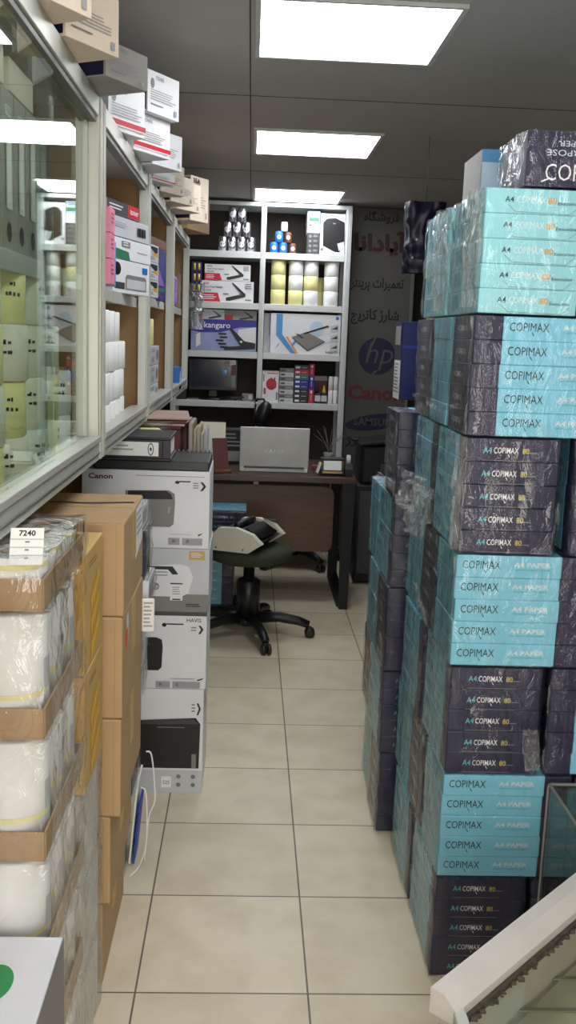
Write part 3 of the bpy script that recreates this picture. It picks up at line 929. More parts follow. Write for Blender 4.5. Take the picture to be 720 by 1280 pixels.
# ------------------------------------------------------------------ sign board
AF = {'ا': ('FE8D', 'FE8E', 0, 0), 'آ': ('FE81', 'FE82', 0, 0), 'پ': ('FB56', 'FB57', 'FB58', 'FB59'), 'ت': ('FE95', 'FE96', 'FE97', 'FE98'), 'ج': ('FE9D', 'FE9E', 'FE9F', 'FEA0'), 'د': ('FEA9', 'FEAA', 0, 0), 'ر': ('FEAD', 'FEAE', 0, 0), 'ژ': ('FB8A', 'FB8B', 0, 0), 'ش': ('FEB5', 'FEB6', 'FEB7', 'FEB8'), 'ع': ('FEC9', 'FECA', 'FECB', 'FECC'), 'ف': ('FED1', 'FED2', 'FED3', 'FED4'), 'ک': ('FB8E', 'FB8F', 'FB90', 'FB91'), 'گ': ('FB92', 'FB93', 'FB94', 'FB95'), 'م': ('FEE1', 'FEE2', 'FEE3', 'FEE4'), 'ن': ('FEE5', 'FEE6', 'FEE7', 'FEE8'), 'و': ('FEED', 'FEEE', 0, 0), 'ه': ('FEE9', 'FEEA', 'FEEB', 'FEEC'), 'ی': ('FBFC', 'FBFD', 'FBFE', 'FBFF')}
def fa(s):
    o = ''
    for i, c in enumerate(s):
        if c not in AF: o += c; continue
        f = AF[c]
        pj = i > 0 and s[i - 1] in AF and AF[s[i - 1]][2] != 0
        nj = i + 1 < len(s) and s[i + 1] in AF and f[2] != 0
        o += chr(int(f[3 if pj and nj else 1 if pj else 2 if nj else 0], 16))
    return o[::-1]
t = thing('sign_board', 'tall grey sign board with dark lettering and logos beside the shelves', 'sign', (.865, 6.75, 0))
SW, SH = .41, 2.37
MB().bx(-SW / 2, SW / 2, -.012, .012, .01, SH, 'sign_board', .001).build('panel', t)
MB().bx(SW / 2 + .0005, SW / 2 + .022, -.016, .016, .0, SH, 'alu_dark', .002).build('edge_strip', t)
def sface():
    mb = MB()
    f = Face(mb, (-SW / 2, -.012, SH), (1, 0, 0), (0, 0, -1), SW, SH)
    return mb, f
def zf(z): return (SH - z) / SH
mb, f = sface(); f.text(fa('فروشگاه'), .17, zf(2.352), .76, zf(2.27), 'sign_black', .02); mb.build('lettering', t, fix=False)
mb, f = sface(); f.text(fa('آپادانا'), .02, zf(2.225), .90, zf(2.045), 'sign_maroon', .05); mb.build('lettering', t, fix=False)
mb, f = sface(); f.text(fa('تعمیرات پرینتر'), .0, zf(1.92), .88, zf(1.825), 'sign_black', .02); mb.build('lettering', t, fix=False)
mb, f = sface(); f.text(fa('شارژ کاتریج'), .03, zf(1.71), .83, zf(1.605), 'sign_black', .03); mb.build('lettering', t, fix=False)
mb, f = sface(); f.ell(.50, zf(1.395), .31, .127 / SH, 'sign_blue', 48); f.text('hp', .28, zf(1.49), .72, zf(1.30), 'sign_board', -.005, .22)
f.poly([(.44, zf(1.52)), (.48, zf(1.522)), (.40, zf(1.45)), (.36, zf(1.44))], 'sign_board'); f.poly([(.47, zf(1.30)), (.52, zf(1.30)), (.46, zf(1.27)), (.42, zf(1.272))], 'sign_board'); mb.build('round_logo', t, fix=False)
mb, f = sface(); f.text('Canon', .03, zf(1.195), .98, zf(1.095), 'sign_red', .045); mb.build('lettering', t, fix=False)
mb, f = sface()
n = 40
f.poly([(.52 + .5 * math.cos(2 * math.pi * i / n), zf(.945 + .055 * math.sin(2 * math.pi * i / n) + .028 * math.cos(2 * math.pi * i / n))) for i in range(n)], 'sign_blue')
f.text('SAMSUNG', .16, zf(.972), .94, zf(.920), 'sign_board', .01); mb.build('oval_logo', t, fix=False)
mb, f = sface(); f.text(fa('شارژ'), .03, zf(.84), .5, zf(.77), 'sign_black', .03); mb.build('lettering', t, fix=False)

# black printer on a dark side cabinet in front of the sign
t = thing('side_cabinet', 'dark low cabinet standing under the sign board', 'cabinet', (.91, 6.15, 0))
MB().box((0, 0, .32), (.46, .5, .6), 'black_matte', .004).build('carcass', t)
MB().box((0, -.2535, .33), (.43, .006, .52), 'charcoal', .002).build('door_panel', t)
t = thing('printer', 'black printer with open paper tray standing before the sign', 'printer', (.90, 6.12, .6205))
MB().box((0, .02, .12), (.40, .36, .24), 'black', .02).build('printer_body', t)
b = MB(); b.box((-.02, -.02, .275), (.40, .34, .018), 'black', .004, Matrix.Rotation(-.12, 3, 'Y')); b.build('scanner_lid', t)
MB().box((.04, -.165, .10), (.24, .02, .06), 'charcoal', .004).build('output_slot', t)
MB().bx(-.1, .2, -.151, -.147, .222, .228, 'grey_card', .001).build('trim_line', t)
MB().box((-.225, .02, .265), (.05, .12, .02), 'black', .006).build('side_tray', t)
# packs hanging near the sign: navy bag
t = thing('starred_bag', 'navy plastic bag with white stars hanging by the sign board', 'bag', (.745, 4.40, 1.80))
fm = film_mesh(.13, .07, .30, .004, .022, 51, 12, 14); fm.mats = ['bag_navy']; fm.build('bag_body', t)
mb = MB(); f = front(mb, .14, .104, .31)
for x, y in ((.12, .2), (.2, .55), (.35, .35), (.6, .2), (.1, .8), (.4, .85), (.75, .6)):
    f.poly([(x + (.05 if i % 2 == 0 else .02) * math.cos(i * math.pi / 5), y + (.05 if i % 2 == 0 else .02) * .5 * math.sin(i * math.pi / 5)) for i in range(10)], 'ink_grey')
mb.build('star_print', t, fix=False)
MB().tube([(0, 0, .30), (0, 0, .42), (0, .0, .577)], .0012, 'charcoal').build('hanging_string', t)

# ------------------------------------------------------------------ desk and what is on it
t = thing('desk', 'dark wooden desk with black metal loop legs and brown front panel', 'desk', (0, 5.31, 0))
MB().bx(-.62, .604, 0, .80, .716, .75, 'desk_top', .003).build('desktop', t)
def leg(x0, x1):
    b = MB()
    b.prism([(x0, .7155), (x1 + .012, .7155), (x1, .001), (x0 + .01, .001)], (0, .0, 0), (1, 0, 0), (0, 0, 1), (0, .05, 0), 'black_matte')
    b.bx(x0, x1, .70, .75, .001, .7155, 'black_matte', .002)
    b.bx(x0, x1, .051, .699, .001, .045, 'black_matte', .002)
    b.bx(x0, x1, .051, .699, .68, .7155, 'black_matte', .002)
    b.build('desk_leg', t)
leg(.528, .585); leg(-.60, -.545)
def rr(x0, x1, z0, z1, r):
    p = []
    for cx, cz, a0 in ((x1 - r, z1 - r, 0), (x0 + r, z1 - r, 90), (x0 + r, z0 + r, 180), (x1 - r, z0 + r, 270)):
        for i in range(7):
            a = R(a0 + 15 * i); p.append((cx + r * math.cos(a), cz + r * math.sin(a)))
    return p
MB().prism(rr(-.53, .488, .318, .690, .05), (0, .055, 0), (1, 0, 0), (0, 0, 1), (0, .018, 0), 'wood_dark').build('front_panel', t)
b = MB()
for x in (-.4, .38): b.bx(x, x + .03, .0735, .12, .64, .7155, 'black_matte', .001)
b.build('panel_bracket', t)

t = thing('laptop', 'silver grey laptop seen from behind its open lid, on the desk', 'laptop', (.149, 5.44, .7505))
MB().box((0, .14, .012), (.385, .25, .024), 'silver_plastic', .004).build('keyboard_base', t)
lid = MB()
rot = Matrix.Rotation(R(8), 3, 'X')
lid.box((0, .008, .131), (.388, .009, .25), 'silver_plastic', .004, rot)
lo = lid.build('lid', t)
mb = MB()
o = rot @ Vector((-.194, -.0045, .125)) + Vector((0, .008, .131))
f = Face(mb, o, (1, 0, 0), rot @ Vector((0, 0, -1)), .388, .25)
f.text('V', .34, .5, .41, .58, 'ink_white', -.02); f.poly([(.42, .58), (.44, .5), (.455, .5), (.475, .58), (.46, .58), (.447, .52), (.435, .58)], 'ink_white')
f.text('I', .50, .5, .508, .58, 'ink_white'); f.text('O', .545, .5, .62, .58, 'ink_white', -.02)
mb.build('lid_logo', lo, fix=False)
mb = MB()
f = Face(mb, rot @ Vector((.194, .0045, .125)) + Vector((0, .008, .131)), (-1, 0, 0), rot @ Vector((0, 0, -1)), .388, .25)
f.rect(.04, .06, .96, .92, 'screen'); mb.build('display', lo, fix=False)
MB().bx(-.17, .17, .0, .022, .0245, .032, 'charcoal', .003).build('hinge', t)

t = thing('card_reader', 'black desk organiser with white cards beside the laptop', 'organiser', (.475, 5.42, .7505))
MB().box((0, .04, .018), (.14, .12, .036), 'black', .005).build('tray', t)
MB().box((.0, -.022, .055), (.10, .006, .052), 'paper_white', .001, Matrix.Rotation(-.2, 3, 'X')).build('card_stack', t)
MB().box((.0, -.0285, .0175), (.11, .014, .010), 'kraft_yellow', .001).build('wood_strip', t)
MB().box((.0, .03, .0875), (.13, .07, .014), 'black', .004).build('lid', t)
MB().box((-.075, .0, .04), (.012, .05, .06), 'paper_cream', .002, Matrix.Rotation(.3, 3, 'Y')).build('note_pad', t)
t = thing('tape_dispenser', 'black tape dispenser at the end of the desk', 'tape dispenser', (.565, 5.44, .7505))
MB().prism([(-.08, 0), (.08, 0), (.08, .02), (.03, .03), (0, .06), (-.05, .07), (-.08, .04)], (-.02, 0, 0), (0, 1, 0), (0, 0, 1), (.04, 0, 0), 'black').build('holder', t)
MB().lathe([(.03, -.01), (.03, .01)], 'grey_card', (0, -.02, .085), 18, Matrix.Rotation(R(90), 3, 'Y')).build('tape_reel', t)
t = thing('photo_stand', 'dark brown leather photo stand leaning on the desk', 'photo stand', (-.145, 5.40, .7505), R(20))
rot = Matrix.Rotation(R(-16), 3, 'X')
MB().box((0, .02, .098), (.085, .012, .18), 'maroon', .003, rot).build('stand_panel', t)
MB().box((0, -.0, .008), (.10, .085, .015), 'brown', .003).build('stand_base', t)
t = thing('note_box', 'small pink and red box lying behind the card organiser on the desk', 'box', (.40, 5.62, .7505))
MB().box((0, 0, .013), (.05, .05, .025), 'maroon', .003).build('box_body', t)
MB().box((0, 0, .0135), (.0505, .02, .0262), 'ink_red', .002).build('band', t)
t = thing('desk_radio', 'dark box with a grey front on the desk behind the laptop', 'box', (-.09, 5.86, .7505))
MB().box((0, 0, .10), (.22, .16, .20), 'black_matte', .004).build('case', t)
MB().box((0, -.0815, .045), (.20, .003, .06), 'mid_grey', .001).build('front_strip', t)
mb = MB(); f = Face(mb, (-.11, -.08, .20), (1, 0, 0), (0, 0, -1), .22, .2); f.lines(.15, .1, .8, .55, 4, 'ink_mid', .4); mb.build('front_print', t, fix=False)
# twiggy dried plant beside the upright
t = thing('dried_plant', 'thin dried twigs in a small pot at the back of the desk', 'plant', (.50, 5.98, .7505))
MB().lathe([(.025, 0), (.034, .06), (.03, .06)], 'mid_grey').build('pot', t)
for i in range(9):
    a = i * 2.4
    MB().tube([(0, 0, .055), (.03 * math.cos(a), .03 * math.sin(a), .12), (.10 * math.cos(a), .05 * math.sin(a), .17 + .02 * (i % 4))], .0022, 'mid_grey', 5, .0008).build('twig', t)

# ------------------------------------------------------------------ office chairs
def chair(name, label, loc, ang, k, seat_r=.225):
    t = thing(name, label, 'chair', loc)
    MB().lathe([(.05, .4), (seat_r - .05, .395), (seat_r - .01, .412), (seat_r, .44), (seat_r - .008, .462), (seat_r - .06, .474), (.02, .47)], k, n=36).build('seat', t)
    MB().lathe([(.10, .385), (.11, .394)], 'black', n=20).build('seat_plate', t)
    c = MB(); c.lathe([(.06, .1), (.058, .29), (.045, .30), (.028, .302), (.028, .385)], 'black', n=24); c.build('gas_column', t)
    MB().lathe([(.03, .055), (.065, .07), (.07, .099), (.05, .1)], 'black', n=24).build('hub', t)
    for i in range(5):
        a = R(ang + 72 * i); ca, sa = math.cos(a), math.sin(a)
        b = MB()
        b.tube([(.055 * ca, .055 * sa, .098), (.16 * ca, .16 * sa, .102), (.26 * ca, .26 * sa, .085), (.312 * ca, .312 * sa, .066)], .029, 'black', 10, .02)
        l = b.build('base_arm', t)
        w = MB()
        rot = Matrix.Rotation(a, 3, 'Z') @ Matrix.Rotation(R(90), 3, 'X')
        for s_ in (-1, 1):
            w.lathe([(.012, -.009), (.0255, -.008), (.0265, 0), (.0255, .008), (.012, .009)], 'black', Vector((.318 * ca - s_ * .014 * sa, .318 * sa + s_ * .014 * ca, .0265)), 18, rot)
        w.box((.312 * ca, .312 * sa, .044), (.03, .022, .03), 'black', .006, Matrix.Rotation(a, 3, 'Z'))
        w.build('castor', l)
    return t
chair('office_stool', 'low backless swivel stool with dark green seat before the desk', (.023, 4.79, 0), -73.5, 'green_fabric', .218)
chair('office_chair', 'black swivel chair whose castor shows beneath the desk panel', (.33, 6.46, 0), -58, 'black_matte', .2)

# comb binding machine lying on the stool
t = thing('binding_machine', 'off-white and black comb binding machine resting on the green stool', 'binding machine', (-.005, 4.70, .4745), R(-22))
prof = [(-.135, 0), (.065, 0), (.135, .048), (.085, .093), (.0, .118), (-.09, .112), (-.135, .06)]
for y0 in (-.115, .19):
    b = MB().prism(prof, (0, y0, 0), (1, 0, 0), (0, 0, 1), (0, .035, 0), 'machine_white')
    e = b.build('end_cap', t)
    s_ = MB()
    for x in (-.10, .04): s_.lathe([(.005, -.002), (.005, .001)], 'mid_grey', (x, y0 - .0012, .016), 10, Matrix.Rotation(R(90), 3, 'X'))
    s_.build('screw', e)
b = MB().prism([(-.128, .004), (.06, .004), (.118, .05), (.06, .078), (0, .104), (-.09, .1), (-.128, .055)], (0, -.0795, 0), (1, 0, 0), (0, 0, 1), (0, .269, 0), 'black')
b.build('punch_body', t)
b = MB(); b.prism([(.02, .100), (.105, .060), (.110, .068), (.03, .112)], (0, -.05, 0), (1, 0, 0), (0, 0, 1), (0, .22, 0), 'black_gloss'); b.build('paper_tray', t)
b = MB(); b.tube([(-.02, -.05, .118), (-.02, .16, .118)], .017, 'black', 12); b.build('handle_bar', t)
mb = MB()
f = Face(mb, (.012, .225, .1145), (1, 0, 0), (0, -1, 0), .08, .035); f.poly([(.1, .2), (.9, .2), (.9, .85), (.1, .85)], 'black'); mb.build('control_pad', t, fix=False)

# ------------------------------------------------------------------ printer cartons stacked on the floor
def print_frame(f, brand, logo):
    if brand == 'serif': f.text('Canon', .05, .05, .24, .12, 'sign_red', .03)
    f.poly([(.925, .13), (.945, .13), (.972, .185), (.945, .245), (.925, .245), (.95, .185)], 'ink_black')
    f.lines(.87, .14, .91, .23, 3, 'ink_mid', .1)
def floor_carton(label, x0, x1, z0, z1, k, art, y=3.04, d=.30):
    return mini_carton('printer_carton', x1 - x0, d, z1 - z0, k, label, 'box', ((x0 + x1) / 2, y + d / 2, z0), 0, art, 'printer cartons stacked on the floor')
def badge(f, x0, y0, x1, y1): f.rect(x0, y0, x1, y1, 'ink_line'); f.rect(x0 + .03, y0 + .02, x0 + .055, y1 - .03, 'ink_mid')
def a_b4(b, w, d, h):
    f = front(b, w, d, h)
    print_frame(f, '', 0)
    f.rect(0, .78, 1, 1, 'grey_card')
    f.poly([(.3, .3), (.92, .27), (.97, .33), (.96, .76), (.3, .76)], 'black'); f.poly([(.33, .3), (.9, .28), (.95, .33), (.33, .34)], 'charcoal'); f.lines(.5, .36, .8, .38, 1, 'ink_mid', .1)
    f.rect(.88, .62, .93, .76, 'mid_grey')
    f.rect(.55, .84, .66, .95, 'ink_white'); f.text('525', .57, .88, .64, .915, 'ink_black')
    for x in (.74, .9):
        for y in (.84, .92): f.ell(x, y, .025, .02, 'ink_mid')
    r = rightf(b, w, d, h); r.lines(.1, .1, .6, .3, 4, 'ink_line')
def a_b3(b, w, d, h):
    f = front(b, w, d, h)
    f.rect(0, 0, 1, .05, 'charcoal'); f.text('HAVIS', .82, .08, .95, .13, 'ink_black', .01)
    f.ell(.62, .17, .02, .025, 'ink_black'); f.lines(.64, .15, .8, .19, 1, 'ink_black', .05)
    f.poly([(.925, .17), (.945, .17), (.972, .22), (.945, .28), (.925, .28), (.95, .22)], 'ink_black'); f.lines(.86, .19, .91, .26, 2, 'ink_mid', .1)
    f.poly([(.1, .34), (.55, .33), (.6, .36), (.61, .45), (.60, .72), (.57, .76), (.1, .76)], 'black'); f.rect(.1, .42, .5, .43, 'charcoal')
    f.lines(.68, .86, .9, .875, 1, 'ink_mid', .05); f.poly([(.92, .875), (.98, .85), (.97, .87), (.93, .89)], 'ink_black')
    badge(f, .55, .9, .68, .985); badge(f, .70, .9, .95, .985)
def a_b2(b, w, d, h):
    f = front(b, w, d, h)
    f.rect(0, .72, 1, 1, 'mid_grey'); f.rect(.82, .03, .96, .17, 'kraft_yellow'); f.lines(.84, .06, .94, .14, 3, 'ink_white')
    f.poly([(.3, .3), (.74, .24), (.82, .28), (.86, .45), (.82, .70), (.76, .76), (.3, .76)], 'white_card')
    f.poly([(.38, .28), (.68, .28), (.73, .4), (.68, .41), (.64, .33), (.38, .33)], 'ink_black'); f.lines(.4, .36, .64, .46, 2, 'ink_line', .05)
    f.ell(.53, .6, .035, .06, 'ink_mid'); f.text('hp', .51, .56, .55, .65, 'ink_white', 0, .2)
    f.rect(.66, .54, .77, .82, 'ink_white'); f.rect(.66, .54, .77, .56, 'ink_black'); f.lines(.68, .6, .75, .74, 4, 'ink_line', .2); f.rect(.68, .79, .75, .81, 'ink_black')
    f.lines(.8, .87, .94, .93, 2, 'ink_black', .3)
def a_b1(b, w, d, h):
    f = front(b, w, d, h)
    print_frame(f, 'serif', 0)
    f.lines(.42, .06, .96, .075, 1, 'ink_mid', .02); f.ell(.745, .14, .018, .02, 'ink_black'); f.lines(.76, .12, .85, .16, 1, 'ink_black', .05)
    f.poly([(.34, .26), (.68, .245), (.725, .29), (.73, .40), (.72, .68), (.69, .72), (.34, .72)], 'mid_grey'); f.poly([(.36, .26), (.66, .25), (.70, .30), (.71, .36), (.36, .37)], 'ink_black')
    f.rect(.675, .46, .69, .54, 'ink_line')
    f.lines(.69, .81, .86, .82, 1, 'ink_mid', .05); f.poly([(.91, .815), (.95, .79), (.94, .81), (.92, .83)], 'ink_black')
    badge(f, .68, .86, .77, .95); badge(f, .79, .86, .95, .95)
floor_carton('white printer carton with black printer picture standing on the floor tiles', -.42, -.121, 0.0005, .361, 'white_card', a_b4)
floor_carton('white printer carton with dark top band, second from the floor', -.475, -.116, .3622, .622, 'white_card', a_b3)
floor_carton('grey printer carton with white printer and gold sticker, third from floor', -.475, -.112, .6232, .829, 'grey_card', a_b2)
floor_carton('white printer carton with red brand name, uppermost of the floor stack', -.515, -.116, .8302, 1.077, 'white_card', a_b1)
t = thing('black_case', 'flat black case with ridged edge on the uppermost printer carton', 'case', (-.30, 3.185, 1.0785))
MB().box((0, 0, .0145), (.36, .28, .029), 'black', .003).build('case_body', t)
b = MB()
for i in range(24): b.tube([(-.17 + i * .0148, .10, .0292), (-.17 + i * .0148, .125, .0345)], .003, 'charcoal', 6)
b.build('ridged_edge', t)
t = thing('lever_arch_file', 'black lever arch file with white spine label lying on its side', 'file', (-.335, 3.12, 1.1085))
b = MB()
b.bx(-.17, .095, -.09, .16, 0, .008, 'black', .002); b.bx(-.17, .095, -.09, .16, .066, .074, 'black', .002); b.bx(-.17, .0705, -.09, -.08, .0085, .0655, 'black', .001); b.bx(.0708, .095, -.09, -.08, .0085, .0655, 'black', .001)
b.build('file_cover', t)
mb = MB(); f = Face(mb, (-.17, -.0905, .0655), (1, 0, 0), (0, 0, -1), .265, .057)
f.rect(.02, .12, .86, .88, 'paper_white'); f.lines(.1, .3, .6, .7, 2, 'ink_line'); f.ell(.77, .5, .035, .34, 'ink_black'); f.ell(.77, .5, .026, .28, 'ink_white'); f.ell(.77, .5, .012, .1, 'ink_black'); mb.build('spine_label', t, fix=False)
MB().bx(-.165, .088, -.079, .155, .010, .064, 'paper_white', .002).build('page_block', t)

# things further back behind the printer cartons
t = thing('drawer_unit', 'brown low drawer unit hidden behind the printer cartons', 'drawer unit', (-.43, 3.66, 0))
MB().box((0, 0, .51), (.56, .5, 1.02), 'kraft_dark', .003).build('carcass', t)
for i in range(3): MB().box((.283, 0, .18 + .33 * i), (.004, .46, .3), 'brown', .001).build('drawer_front', t)
t = thing('folder_pile', 'pile of reddish brown folders with pale covers by the cabinets', 'folders', (-.375, 3.72, 1.0205))
b = MB(); b.box((0, 0, .07), (.26, .34, .138), 'maroon', .003); b.build('folder_block', t)
for i, (z, k) in enumerate([(.143, 'maroon'), (.154, 'folder_pink'), (.165, 'maroon'), (.177, 'folder_pink')]):
    MB().box((.01 + .004 * (i % 2), -.005 * i, z), (.27, .34, .009), k, .003, Matrix.Rotation(R(3 * (i - 1.5)), 3, 'Z')).build('folder', t)
hh = [(.165, 'kraft_dark', .03), (.14, 'dim_card', .02), (.152, 'kraft', .022), (.125, 'dim_card', .02), (.138, 'grey_card', .018)]
x = -.215
for i, (h, k, w) in enumerate(hh):
    t = thing('paper_file', 'standing %s paper file, %s of the upright files' % ({'kraft': 'light brown', 'kraft_dark': 'brown', 'dim_card': 'grey brown', 'grey_card': 'pale grey'}[k], stn[i]), 'file', (x + w * .3, 3.62, 1.0205), 0, 'upright paper files beside the folder pile')
    w *= .6
    MB().box((0, 0, h / 2), (w - .001, .24, h), k, .002).build('cover', t)
    MB().box((0, -.003, h / 2 + .003), (w * .6, .236, h), 'dim_card', .001).build('sheets', t)
    x += w
t = thing('calendar', 'desk calendar with pale oval picture behind the upright files', 'calendar', (-.20, 5.55, .7505))
rot = Matrix.Rotation(R(-14), 3, 'X')
MB().box((0, 0, .135), (.14, .004, .26), 'paper_cream', .001, rot).build('calendar_page', t)
MB().box((0, .065, .13), (.14, .004, .26), 'dim_card', .001, Matrix.Rotation(R(14), 3, 'X')).build('back_support', t)
b = MB(); 
for i in range(12): b.tube([(-.06 + i * .011, .026, .262), (-.06 + i * .011, .03, .272), (-.06 + i * .011, .04, .262)], .002, 'black', 5)
b.build('binding_ring', t)
t = thing('crumpled_bag', 'crumpled clear bag of yellow paper behind the lever arch file', 'bag', (-.38, 3.47, 1.0205))
film_mesh(.18, .08, .17, .004, .016, 11, 9, 9).build('bag_film', t)
MB().box((0, 0, .075), (.14, .05, .145), 'paper_yellow', .008).build('paper_wad', t)

# ------------------------------------------------------------------ wrapped packs of five reams
RL, RW, RH, NP = .300, .211, .0512, 5
def ream_std():
    mb = MB()
    xs = .088
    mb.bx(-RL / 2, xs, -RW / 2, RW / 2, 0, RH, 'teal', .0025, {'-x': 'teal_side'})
    mb.bx(xs, RL / 2, -RW / 2, RW / 2, 0.0003, RH - .0003, 'navy', .0025)
    for f in (Face(mb, (-RL / 2, -RW / 2, RH), (1, 0, 0), (0, 0, -1), RL, RH), Face(mb, (RL / 2, RW / 2, RH), (-1, 0, 0), (0, 0, -1), RL, RH)):
        dx = 0 if f.u.x > 0 else .2067
        f.text('COPIMAX', .045 + dx, .24, .33 + dx, .6, 'ink_dark', .0)
        f.poly([(.203 + dx, .62), (.209 + dx, .62), (.226 + dx, .77), (.219 + dx, .78)], 'ink_dark')
        f.text('A4 PAPER', .43 + dx, .28, .71 + dx, .5, 'ink_grey', .03); f.rect(.44 + dx, .58, .70 + dx, .63, 'teal_side')
    f = Face(mb, (RL / 2, -RW / 2, RH), (0, 1, 0), (0, 0, -1), RW, RH)
    f.text('A4', .19, .38, .28, .64, 'ink_teal', .0); f.text('COPIMAX', .30, .38, .56, .64, 'ink_white', .002)
    f.poly([(.446, .66), (.452, .66), (.468, .78), (.461, .79)], 'ink_white'); f.text('80', .60, .4, .67, .64, 'ink_yellow', 0); f.rect(.675, .58, .75, .62, 'ink_mid')
    f.rect(.18, .93, .72, .955, 'ink_mid')
    f = Face(mb, (-RL / 2, RW / 2, RH), (0, -1, 0), (0, 0, -1), RW, RH)
    f.poly([(.06, .2), (.3, .14), (.3, .75), (.06, .8)], 'teal'); f.rect(.4, .9, .95, .93, 'ink_teal')
    return mb
def ream_exec():
    mb = MB()
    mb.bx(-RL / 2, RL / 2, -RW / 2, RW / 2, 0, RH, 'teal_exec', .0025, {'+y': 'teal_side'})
    f = Face(mb, (RL / 2, -RW / 2, RH), (0, 1, 0), (0, 0, -1), RW, RH)
    f.text('A4', .19, .32, .28, .55, 'ink_dark', .01); f.text('COPIMAX', .31, .30, .60, .56, 'ink_white', -.005)
    f.text('80', .62, .32, .71, .57, 'ink_orange', .02); f.text('Executive', .72, .46, .93, .6, 'ink_dark', 0, .1)
    for a, b in (((.22, .62), (.3, .9)), ((.3, .9), (.84, .95)), ((.84, .95), (.93, .66))):
        f.poly([a, (a[0], a[1] + .02), (b[0], b[1] + .02), b], 'ink_mid')
    f = Face(mb, (-RL / 2, -RW / 2, RH), (1, 0, 0), (0, 0, -1), RL, RH)
    f.poly([(.1, .15), (.3, .1), (.35, .7), (.12, .85)], 'teal_side'); f.rect(.5, .9, .95, .93, 'teal_side')
    return mb
films = []
for i in range(3):
    films.append([film_mesh(RL, RW, RH * 5 + .001, .0028, .0042, 20 + i).build('plastic_wrap') for _ in (0,)][0])
films_loose = film_mesh(RL, RW, RH * 5 + .001, .003, .008, 31).build('plastic_wrap')
meshes = [o.data for o in films] + [films_loose.data]
for o in films + [films_loose]: bpy.data.objects.remove(o)
def seam_mesh(cx, cy, seed):
    mb = MB(); vs = []; fs = []
    H5 = RH * 5; off = Vector((seed * 3.3, 1.7, seed))
    d = Vector((cx, cy, 0)).normalized()
    s_ = Vector((-d.y, d.x, 0))
    c = Vector((cx * RL / 2, cy * RW / 2, 0)) + d * .002
    n = 36
    for j in range(n + 1):
        z = H5 * (.01 + .98 * j / n)
        wv = noise.noise(Vector((z * 26, 0, 0)) + off) * .006
        wd = .006 + .009 * abs(noise.noise(Vector((z * 40, 5, 0)) + off))
        vs += [c + Vector((0, 0, z)), c + d * wd * .55 + s_ * wv + Vector((0, 0, z)), c + d * wd + s_ * (wv * 1.6 + .003 * noise.noise(Vector((z * 90, 2, 0)))) + Vector((0, 0, z + .002))]
    for j in range(n):
        for q_ in (0, 1):
            a = j * 3 + q_; fs.append((a, a + 1, a + 4, a + 3))
    mb.add(vs, fs, 'film_seam', True)
    o = mb.build('film_seam', fix=False); me = o.data; bpy.data.objects.remove(o)
    return me
seams = {0: [seam_mesh(-1, -1, 3), seam_mesh(-1, -1, 4)], 180: [seam_mesh(1, 1, 5), seam_mesh(1, 1, 6)], -90: [seam_mesh(1, -1, 7), seam_mesh(1, -1, 8)]}
rm = {'std': ream_std().build('ream', fix=False), 'exec': ream_exec().build('ream', fix=False)}
rmesh = {k: o.data for k, o in rm.items()}
for o in rm.values(): bpy.data.objects.remove(o)
def pack(kind, x, y, z, rz, label, loose=False, n=5, group='wrapped paper packs along the aisle'):
    t = thing('paper_pack', label, 'paper pack', (x, y, z), rz, group)
    for i in range(n):
        o = bpy.data.objects.new('ream', rmesh[kind]); COL.objects.link(o); o.parent = t
        o.location = (random.uniform(-.0015, .0015), random.uniform(-.0015, .0015), .0006 + i * RH)
    w = bpy.data.objects.new('plastic_wrap', meshes[3] if loose else random.choice(meshes[:3])); COL.objects.link(w); w.parent = t
    if loose or random.random() < .75:
        w = bpy.data.objects.new('film_seam', random.choice(seams[round(math.degrees(rz))])); COL.objects.link(w); w.parent = t
    return t
PITCH = .2612
E_, L0, L180 = -R(90), 0.0, R(180)
def end(xl, yf, i, label, kind='std', loose=False):    # navy end towards the entrance, 21 cm wide
    return pack(kind, xl + RW / 2 + random.uniform(-.003, .003), yf + RL / 2, i * PITCH + .0008, E_, label, loose)
def lng(xl, yf, i, rot, label, loose=False):           # long side towards the entrance, 30 cm wide
    return pack('std', xl + RL / 2 + random.uniform(-.003, .003), yf + RW / 2, i * PITCH + .0008, rot, label, loose)
X1, Y1 = .474, 2.103
ordn = ['bottom', 'second', 'third', 'fourth', 'fifth', 'sixth', 'seventh']
def lb(look, i, where): return '%s paper pack, %s in the %s' % (look, ordn[i] + ('' if i == 0 else ' from floor'), where)
FS, SS, TS = 'front stack by the aisle', 'stack behind the front one', 'third stack of the row'
NE, TF, MIX = 'navy-ended wrapped', 'teal-fronted wrapped', 'grey-navy wrapped'
end(X1, Y1, 0, lb(NE, 0, FS)); lng(X1, Y1, 1, L0, lb(TF, 1, FS)); end(X1, Y1, 2, lb(NE, 2, FS)); lng(X1, Y1, 3, L0, lb(TF, 3, FS)); end(X1, Y1, 4, lb(NE, 4, FS), loose=True)
lng(X1, Y1, 5, L180, lb('loosely wrapped navy-and-teal', 5, FS)); end(X1 + .004, Y1 - .004, 6, lb('all-teal loosely bagged', 6, FS), 'exec', True)
# rows behind
YA, YB2 = Y1 + .323, Y1 + .232
end(X1, YA, 0, lb(TF, 0, SS)); 
lng(X1, YB2, 1, L180, lb(MIX, 1, SS)); lng(X1, YB2 + .23, 1, L0, lb(TF, 1, TS))
end(X1, YA, 2, lb(TF, 2, SS))
lng(X1, YB2, 3, L180, lb(MIX, 3, SS)); lng(X1, YB2 + .23, 3, L0, lb(TF, 3, TS))
end(X1, YA, 4, lb('teal-sided loosely wrapped', 4, SS), loose=True)
lng(X1, YB2, 5, L0, lb(TF, 5, SS)); lng(X1, YB2 + .23, 5, L180, lb(MIX, 5, TS))
end(X1 + .002, YA + .006, 6, lb('all-teal loosely bagged', 6, SS), 'exec', True)
